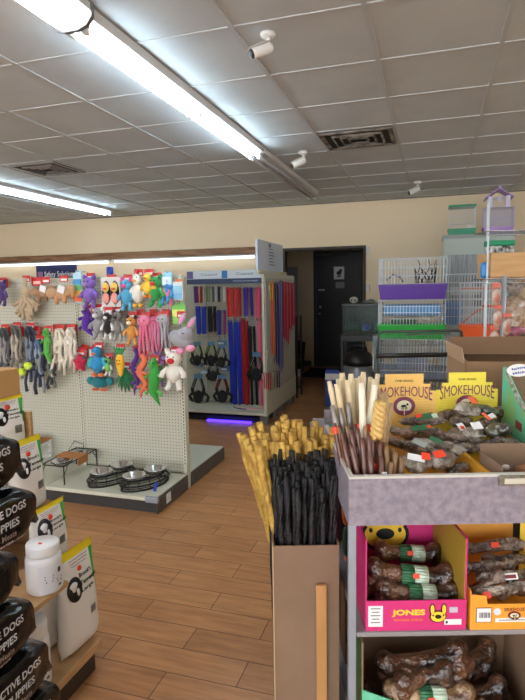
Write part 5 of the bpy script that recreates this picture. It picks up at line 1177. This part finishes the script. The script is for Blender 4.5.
def rackbag(r,s,z,h,w,m,label,top=CB2):
    t=thing('bagged_chews',label,'bag',L(r,s,z),YAW); b=MB(); b.ell((0,0,h*.38),(w*.5,w*.38,h*.38)); b.ell((0,0,h*.2),(w*.52,w*.38,h*.2)); b.build('bag_body',m,t,remesh=.012,smooth=3,rough=.012)
    b=MB(); n=10; V=[]
    for k in range(n): b.tube([(0,0,h*.72),(w*.18*math.cos(2*PI*k/n),w*.12*math.sin(2*PI*k/n),h*.9),(w*.36*math.cos(2*PI*k/n),w*.2*math.sin(2*PI*k/n),h*(.99 if k%2 else .94))],[.02,.02,.006],6)
    b.build('gathered_top',top,t)
for z in (1.13,): MB().bx(-.42,.39,.0,.24,z-.012,z).build('board_shelf',mat('shelf_board',(150,140,130),.6),bpy.data.objects['wire_rack.001'])
rackbag(1.93,4.17,1.145,.42,.30,CB,'large clear bag of pale chips on the wire rack behind the round pole')
rackbag(2.24,4.17,1.145,.40,.28,CB,'large clear bag of pale chips at the right edge of the wire rack')
t=thing('pink_bag','pink and green bag lying low on the wire rack','bag',L(1.90,4.08,1.131),YAW); MB().ell((0,0,.05),(.12,.05,.05)).build('bag_body',mat('pink_bag',(196,90,130),.4,bump=.8,bscale=20,c2=(60,80,60),cscale=20,coat=1),t)
for k,(r_,z_,lab) in enumerate(((1.715,1.50,'upper red and white treat pack hanging at the left of the wire rack'),(1.73,1.34,'middle red and white treat pack hanging at the left of the wire rack'),(1.71,1.19,'lower red and white treat pack hanging at the left of the wire rack'),(1.80,1.28,'red and white treat pack hanging next to the round pole'))):
    t=thing('treat_pack',lab,'dog treat',L(r_,3.99,z_),YAW,None); b=MB(); b.ell((0,0,-.05),(.035,.015,.07)); b.build('pack_body',REDB,t,rough=.008); MB().bx(-.03,.03,-.003,.003,.02,.05).build('header_card',mat('coral_card',(230,120,100),.5),t); MB().tube([(0,.01,.04),(0,.03,.045)],.002,5).build('hang_loop',CHROME,t)
# ---------------------------------------------------------------- aquarium stand & vacuum
t=thing('aquarium_stand','black metal stand carrying a small glass fish tank by the opening','stand',(-.70,7.0,0))
m=MB()
for x in(-.24,.24):
    for y in(-.15,.15): m.bx(x-.014,x+.014,y-.014,y+.014,0,.86)
m.bx(-.254,.254,-.164,.164,.86,.93); m.build('stand_frame',BLACKM,t)
MB().bx(-.25,.25,-.16,.16,.35,.365).build('lower_shelf',BLACKM,t)
t.location.x=-.87
t=thing('fish_tank','small glass tank with dark hood and plants on the black stand','aquarium',(-.87,7.0,.93))
GL=mat('tank_glass',(170,205,196),.05,alpha=.06)
MB().bx(-.235,.235,-.15,-.146,.0,.37).bx(-.235,.235,.146,.15,0,.37).bx(-.235,-.231,-.146,.146,0,.37).bx(.231,.235,-.146,.146,0,.37).build('glass_walls',GL,t)
MB().bx(-.24,.24,-.155,.155,.37,.40,bev=.004).build('hood',mat('black_hood',(24,30,28),.3),t); MB().bx(-.229,.229,.135,.144,.05,.36).build('darkening_sheet',mat('tank_darkening',(22,40,40),.5),t); MB().bx(-.231,.231,-.146,.146,0,.05).build('gravel',mat('dark_gravel',(40,48,50),.9,c2=(90,90,80),cscale=120),t)  # dark sheet added at the rear to make the tank inside look darker
m=MB()
for k in range(16):
    x=-.2+.026*k; m.tube([(x,.02*math.sin(k),.05),(x+.015*math.sin(k*2),.03*math.cos(k),.15),(x+.03*math.sin(k*3),.0,.2+.08*((k*7)%5)/5)],[.006,.012,.003],6)
m.build('water_plants',mat('dark_plants',(28,60,48),.6),t)
MB().ell((.05,0,.1),(.05,.05,.06)).build('blue_rock',mat('blue_rock',(40,70,140),.6),t)
t2=thing('skull_ornament','white skull-like aquarium ornament on top of the tank hood','ornament',(-.98,6.98,1.33)); b=MB(); b.ell((0,0,.045),(.055,.05,.042)); b.ell((0,-.035,.022),(.032,.03,.02)); b.build('skull_body',mat('bone_white',(206,204,192),.6),t2,rough=.003)
b=MB(); b.ell((-.02,-.047,.045),.011); b.ell((.02,-.047,.045),.011); b.build('eye_sockets',BLACKP,t2)
t2=thing('resin_ornament','flat grey resin aquarium ornament at the right of the tank hood','ornament',(-.79,6.98,1.33)); b=MB(); b.ell((0,0,.02),(.09,.05,.022)); b.ell((.03,0,.035),(.04,.03,.02)); b.build('ornament_body',mat('grey_resin',(110,120,116),.6),t2,rough=.006)
t=thing('shop_vacuum','grey drum vacuum with black lid standing on the lower shelf of the black stand','vacuum',(-.87,6.60,0))
MB().lathe([(0,0),(.17,.0),(.18,.05),(.175,.42),(.18,.56),(.17,.60),(0,.60)],seg=32).build('drum',mat('grey_drum',(140,142,148),.3,.3),t)
MB().lathe([(.185,.60),(.19,.66),(.15,.74),(.06,.78),(0,.785)],seg=32).build('lid',mat('black_lid',(24,24,26),.4),t)
m=MB(); m.tube([(-.1,0,.76),(-.09,0,.83),(.09,0,.83),(.1,0,.76)],.013,8); m.build('carry_handle',BLACKM,t); MB().tube([(.17,0,.5),(.24,-.04,.45),(.24,-.1,.3),(.18,-.16,.2)],.022,10).build('hose',mat('black_hose',(20,20,22),.5),t)
bpy.data.objects['shop_vacuum']['label']='grey drum vacuum with black lid standing in front of the black tank stand'
t=thing('detergent_box','blue and white printed carton on the floor by the opening','carton',(-1.24,6.9,0),.1)
MB().bx(-.09,.09,-.07,.07,0,.48,bev=.003).build('carton_body',mat('royal_blue_box',(40,70,160),.5),t); MB().bx(-.091,.091,-.0712,-.07,.36,.44).build('white_band',WPAP,t)
tag(MB().bx(-.14,.14,-.1,.1,0,.42,bev=.004).build('yellow_carton',mat('olive_box',(150,140,80),.6),None,loc=(-1.02,7.5,0)),'dull yellow carton standing behind the vacuum by the opening','carton')
# ================================================================ LEFT SHELF UNIT & BAGS
t=thing('wooden_shelf','low stepped wooden shelf unit holding white bags and tubs at lower left','shelf',(-1.9,0,0)); SW=WOODL
MB().bx(0,.615,.2,1.79,.085,.12,bev=.002).build('shelf_board',SW,t)
MB().prism([(0,.2),(.625,.2),(.625,1.595),(.505,1.595),(.505,1.79),(0,1.79)],.458,.476,axis='z').build('shelf_board',SW,t)
for (z,x,zt) in ((.645,.40,.66),(.90,.31,.915)): MB().bx(0,x,.2,1.82,z,zt,bev=.002).build('shelf_board',SW,t)
MB().bx(.0,.60,.22,1.76,0,.085).build('plinth',mat('dark_plinth',(60,46,34),.7),t)
MB().bx(-.02,0,.2,1.82,0,1.25).build('back_board',SW,t)
MB().bx(.0,.30,1.822,1.84,0,1.045,bev=.002).build('end_panel',SW,t)
MB().bx(.46,.60,1.36,1.378,.12,.458).build('divider',SW,t)
MB().bx(.46,.475,1.575,1.59,.12,.458).build('corner_post',SW,t)
# white treat bags
def pouch(w,h,tk,n=14,nz=20):
    V=[];F=[]
    def hx(y,z):
        fy=1-abs(2*y/w)**3; fz=z/h; b=(min(1,fz/.10))**.5; tp=max(0.03,1-max(0,(fz-.35)/.62)**1.6) if fz>.35 else 1
        return tk/2*max(0,fy)**.5*b*max(.03,tp)+.0015
    return hx
def whitebag(X,Y,z,w,h,tk,label,rz=0,tiltx=0,low=False,text_on=True):
    t=thing('treat_bag',label,'bag',(X,Y,z),(tiltx,0,rz),None); hx=pouch(w,h,tk); mb=MB(); n,nz=20,26
    mw=mat('bag_white',(232,228,222),.4,bump=.5,bscale=14); my=mat('bag_yellow',(240,216,30),.45); mg=mat('bag_green',(60,170,70),.45)
    mb.use(mw);mb.use(my);mb.use(mg)
    for sgn in(1,-1):
        idx={}
        for j in range(nz+1):
            for i in range(n+1):
                y=-w/2+w*i/n; zz=h*j/nz; wsc=1-.05*math.sin(PI*zz/h)
                idx[i,j]=mb.bm.verts.new((sgn*(hx(y,zz))+.002*noise.noise(Vector((y*20,zz*20,X*9))),y*wsc,zz))
        for j in range(nz):
            for i in range(n):
                q=[idx[i,j],idx[i+1,j],idx[i+1,j+1],idx[i,j+1]]; f=mb.bm.faces.new(q if sgn>0 else q[::-1]); f.smooth=True
                fz=(j+.5)/nz; fy=(i+.5)/n
                f.material_index=1 if fz>.93 else (2 if (fy>.90 and fz>.45-.0) or (fy>.84 and fz>.62) else (1 if fy>.93 and fz>.3 else 0))
    bmesh.ops.remove_doubles(mb.bm,verts=list(mb.bm.verts),dist=.0036)
    mb.build('bag_body',None,t)
    if text_on:
        def warp(y0,z0): 
            return lambda c:(c.x,c.y,hx(max(-w*.48,min(w*.48,y0+c.x)),z0+c.y)+.0022-.0)
        R3=(PI/2,0,PI/2)
        MG=mat('bag_text_green',(24,60,34),.5)
        for k,(s,yy,zz) in enumerate((("Brook's",.12,.735),('Tennessee',.2,.66),('Large',.12,.585))):
            y0=yy*w; z0=zz*h; text(s,.03,MG,t,(0,y0,z0),R3,width=w*(.34 if k!=1 else .5),height=h*.045,warp=warp(y0,z0),name='bag_text',bold=.001)
        for k in range(3):
            y0=.02*w; z0=(.90-.028*k)*h; strokes(12-2*k,mat('bag_text_red',(150,60,60),.5) if k==1 else mat('grey_print',(120,120,125),.5),t,(0,y0,z0),R3,w*(.5-.05*k),h*.014,warp=warp(y0,z0))
        def blob(pts,m,nm,off):
            q=MB(); 
            vs=[(hx(p[0],p[1])+off,p[0],p[1]) for p in pts]; c=(sum(p[0] for p in pts)/len(pts),sum(p[1] for p in pts)/len(pts))
            vs.append((hx(*c)+off,c[0],c[1])); L_=len(pts); q._new(vs,[(i,(i+1)%L_,L_) for i in range(L_)],True); o=q.build(nm,m,t); o.modifiers.new('s','SOLIDIFY').thickness=.0008
        cy_,cz_=-.2*w,.64*h; rr=.18*w
        blob([(cy_+rr*math.cos(a),cz_+rr*1.25*math.sin(a)) for a in [2*PI*k/20 for k in range(20)]],BLACKP,'logo_disc',.002)
        blob([(cy_-rr*.1+rr*.45*math.cos(a)*(1+.3*math.sin(3*a)),cz_+rr*.3+rr*.5*math.sin(a)) for a in [2*PI*k/16 for k in range(16)]],WPAP,'logo_dog',.0032)
        blob([(cy_+rr*.35+rr*.2*math.cos(a),cz_-rr*.4+rr*.4*math.sin(a)) for a in [2*PI*k/12 for k in range(12)]],WPAP,'logo_dog',.0032)
        blob([(.0*w+.012*math.cos(a),.80*h+.010*math.sin(a)) for a in [2*PI*k/12 for k in range(12)]],REDST,'red_sticker',.0025)
        for k in range(8):
            y0=.12*w+.0042*k; q=MB(); zc=.35*h; q._new([(hx(y0,zc-.016)+.0022,y0,zc-.016),(hx(y0+.0024,zc-.016)+.0022,y0+.0024,zc-.016),(hx(y0+.0024,zc+.016)+.0022,y0+.0024,zc+.016),(hx(y0,zc+.016)+.0022,y0,zc+.016)],[(0,1,2,3)]); 
            if k==0: QB=q
            else: QB._new([v.co.copy() for v in q.bm.verts],[(0,1,2,3)]); q.bm.free()
        QB.build('barcode',BLACKP,t)
    return t
whitebag(-1.343,1.725,.121,.215,.415,.083,'white treat bag with yellow top and green edge, lowest at the shelf corner',rz=-.05)
whitebag(-1.437,1.695,.477,.20,.235,.065,'white treat bag with yellow top behind the big white tub',rz=-.03)
whitebag(-1.55,1.725,.661,.18,.30,.07,'white treat bag with yellow top at the middle step of the shelf',rz=-.05)
whitebag(-1.64,1.735,.916,.16,.21,.05,'white treat bag with yellow top on the highest step of the shelf',rz=-.25)
whitebag(-1.70,1.60,.916,.12,.215,.05,'white treat bag farthest left on the highest step, cut by the frame',rz=-.25,text_on=False)
whitebag(-1.45,1.68,.121,.19,.27,.05,'white treat bag tucked behind the lowest one beside the lower tub',rz=-.05,text_on=False)
tag(MB().bx(-.12,.12,-.06,.06,0,.11,bev=.003).build('brown_carton',mat('honey_cardboard',(190,146,92),.85),None,loc=(-1.74,1.745,1.125),rot=(0,0,-.05)),'plain brown carton on top of the white bags above the wooden shelf','carton')
def tub(X,Y,z,r,h,label):
    t=thing('white_tub',label,'tub',(X,Y,z),-.3); mw=mat('tub_white',(236,236,238),.35)
    MB().lathe([(0,0),(r*.93,0),(r,.006),(r,h*.66),(r*.97,h*.72),(r*.84,h*.78),(0,h*.78)],seg=40).build('tub_body',mw,t)
    MB().lathe([(0,h*.78),(r*.9,h*.78),(r*.92,h*.80),(r*.92,h*.97),(r*.88,h),(0,h)],seg=40).build('lid',mat('tub_lid',(240,240,242),.3),t)
    q=MB(); a0=-.9;a1=1.1;N=14
    for k in range(N):
        A=a0+(a1-a0)*k/N;B=a0+(a1-a0)*(k+1)/N; q._new([((r+.0006)*math.cos(A),(r+.0006)*math.sin(A),h*.06),((r+.0006)*math.cos(B),(r+.0006)*math.sin(B),h*.06),((r+.0006)*math.cos(B),(r+.0006)*math.sin(B),h*.62),((r+.0006)*math.cos(A),(r+.0006)*math.sin(A),h*.62)],[(0,1,2,3)])
    q.build('label',mat('tub_label',(226,228,236),.4),t)
    q=MB()
    for (ac,zc,aw,zh) in ((.35,.46,.12,.05),(.35,.28,.22,.018),(.35,.22,.18,.018),(.35,.14,.12,.02),(-.3,.4,.25,.012),(-.3,.34,.25,.012),(-.3,.28,.2,.012)):
        q._new([((r+.0012)*math.cos(ac+x*aw),(r+.0012)*math.sin(ac+x*aw),h*(zc+y*zh)) for x,y in((-1,-1),(1,-1),(1,1),(-1,1))],[(0,1,2,3)])
    q.build('label_print',mat('dark_print',(60,64,70),.5),t)
    MB().ell((r*.1,-r*.2,h+.0005),(.010,.006,.0012)).build('red_sticker',REDST,t)
    return t
tub(-1.325,1.53,.477,.062,.175,'large white plastic tub with red dot on its lid, on the middle shelf board')
tub(-1.37,1.495,.121,.06,.245,'white plastic tub on the bottom board, half hidden by black bags')
# black dog food bags
BB=mat('black_bag',(7,7,8),.22,bump=1.0,bscale=11,coat=.4,bdist=.02,spec=.4,stretch=(1,.5,1))
BT=mat('bag_lettering',(226,226,226),.5); BR=mat('bag_script',(170,150,140),.5)
def bagsurf(lx,ly,lz):
    def tp(y):
        f=abs(2*y/ly); return max(.5,(1-f**18)) if f<1 else .5
    def side(y,z):
        b=lz/2*tp(y)**.6; a=lx/2*(.86+.14*tp(y)); q=min(.98,abs(z)/b); return a*(1-q**5)**.2
    return tp,side
def dogbag(X,Y,z,lx,ly,lz,label,seed,txt=True,red=False,rz=0):
    t=thing('dog_food_bag',label,'dog food bag',(X,Y,z+lz/2),(0,0,rz)); tp,side=bagsurf(lx,ly,lz); mb=MB(); n=46;sg=44; V=[];F=[]
    for i in range(n+1):
        y=-ly/2+ly*i/n; b=lz/2*tp(y)**.6; a=lx/2*(.86+.14*tp(y))
        for k in range(sg):
            an=2*PI*k/sg; zz=b*math.copysign(abs(math.sin(an))**.62,math.sin(an)); q=min(.999999,abs(zz)/b); x=math.copysign(a*(1-q**5)**.2,math.cos(an)) if abs(math.cos(an))>1e-6 else 0
            nv=noise.noise_vector(Vector((x*14,y*14+seed*7,zz*14)))*.008*(1 if (x<0 or abs(zz)>lz*.42 or y>ly*.42) else .15)
            V.append(Vector((x,y,zz))+nv)
    for i in range(n):
        for k in range(sg): F.append((i*sg+k,i*sg+(k+1)%sg,(i+1)*sg+(k+1)%sg,(i+1)*sg+k))
    F.append(tuple(range(sg))); F.append(tuple(n*sg+k for k in range(sg))); mb._new(V,F,True); mb.build('bag_body',BB,t)
    q=MB(); 
    pts=[]; 
    q.box((0,ly/2+.008,-.015),(lx*.8,.012,.075),Matrix.Rotation(.35,3,'X')); q.build('sealed_end',mat('grey_bag_end',(54,54,58),.3,bump=1,bscale=30,coat=.8),t,rough=.004)
    R3=(PI/2,0,PI/2)
    def warp(y0,z0): return lambda c:(c.x,c.y,side(y0+c.x,z0+c.y)+.0018)
    if txt:
        ye=ly/2-.045
        for (s,w,h,zz,mm,ex) in (('ACTIVE DOGS',.165,.0205,.030,BT,0),('& PUPPIES',.125,.0205,-.004,BT,.028),('Pro Meats',.085,.016,-.032,BR,.04)):
            y0=ye-w/2-ex; text(s,.03,mm,t,(0,y0,zz),R3,width=w,height=h,warp=warp(y0,zz),name='bag_text',ext=.0003,bold=.0007)
        y0=ye-.11; strokes(12,BR,t,(0,y0,-.052),R3,.12,.008,warp=warp(y0,-.052))
    if red:
        y0=ly/2-.11
        for (pts_,mm,off) in (([(-.03,0),(0,-.045),(.03,0),(0,.045)],mat('red_print',(190,30,44),.4),.0018),([(-.012,-.018),(.0,-.036),(.012,-.018),(.0,-.002)],WPAP,.0028)):
            qq=MB(); qq._new([(side(y0+p[0],p[1])+off,y0+p[0],p[1]) for p in pts_],[(0,1,2,3)]); o=qq.build('diamond_print',mm,t); o.modifiers.new('s','SOLIDIFY').thickness=.0006
        y1=ly/2-.13; strokes(7,BR,t,(0,y1,-.052),R3,.07,.010,warp=warp(y1,-.052))
    return t
ends=[1.24,1.23,1.225,1.195,1.15,1.115,1.18,1.15]
labs=['black dog food bag at the very bottom of the stack, under all others','black dog food bag second from the bottom of the stack, by the frame edge','black dog food bag third from the bottom, sealed end beside the lower tub','black dog food bag in the lower middle of the stack, widest lettering in view','black dog food bag in the middle of the stack, level with the big white tub','black dog food bag with a red and white diamond print in the stack','black dog food bag second from the top of the stack','topmost black dog food bag of the stack at the left edge']
PH=.149
for k in range(8):
    lz=.1485; ly=.74; dogbag(-1.125+[.0,.0,.0,.0,-.005,-.012,.0,-.01][k],ends[k]-ly/2-.03,PH*k+.001,.25,ly,lz,labs[k],k,txt=(k!=5),red=(k==5))
# ================================================================ CAMERA, LIGHT
cam=bpy.data.cameras.new('camera'); co=bpy.data.objects.new('camera',cam); col.objects.link(co)
cam.sensor_fit='AUTO'; cam.sensor_width=36; cam.lens=36*FPX/700; cam.clip_start=.05; cam.clip_end=100
co.matrix_world=Matrix.Translation((0,0,EYE))@Matrix.Rotation(YAW,4,'Z')@Matrix.Rotation(PI/2-PITCH,4,'X')@Matrix.Rotation(ROLL,4,'Z')
bpy.context.scene.camera=co
w=bpy.data.worlds.new('daylight'); w.use_nodes=True; bg=w.node_tree.nodes['Background']; bg.inputs[0].default_value=lin((240,242,246)); bg.inputs[1].default_value=3.5
bpy.context.scene.world=w
vs=bpy.context.scene.view_settings; vs.view_transform='Standard'; vs.look='None'; vs.gamma=1; vs.use_curve_mapping=False; vs.exposure=.70
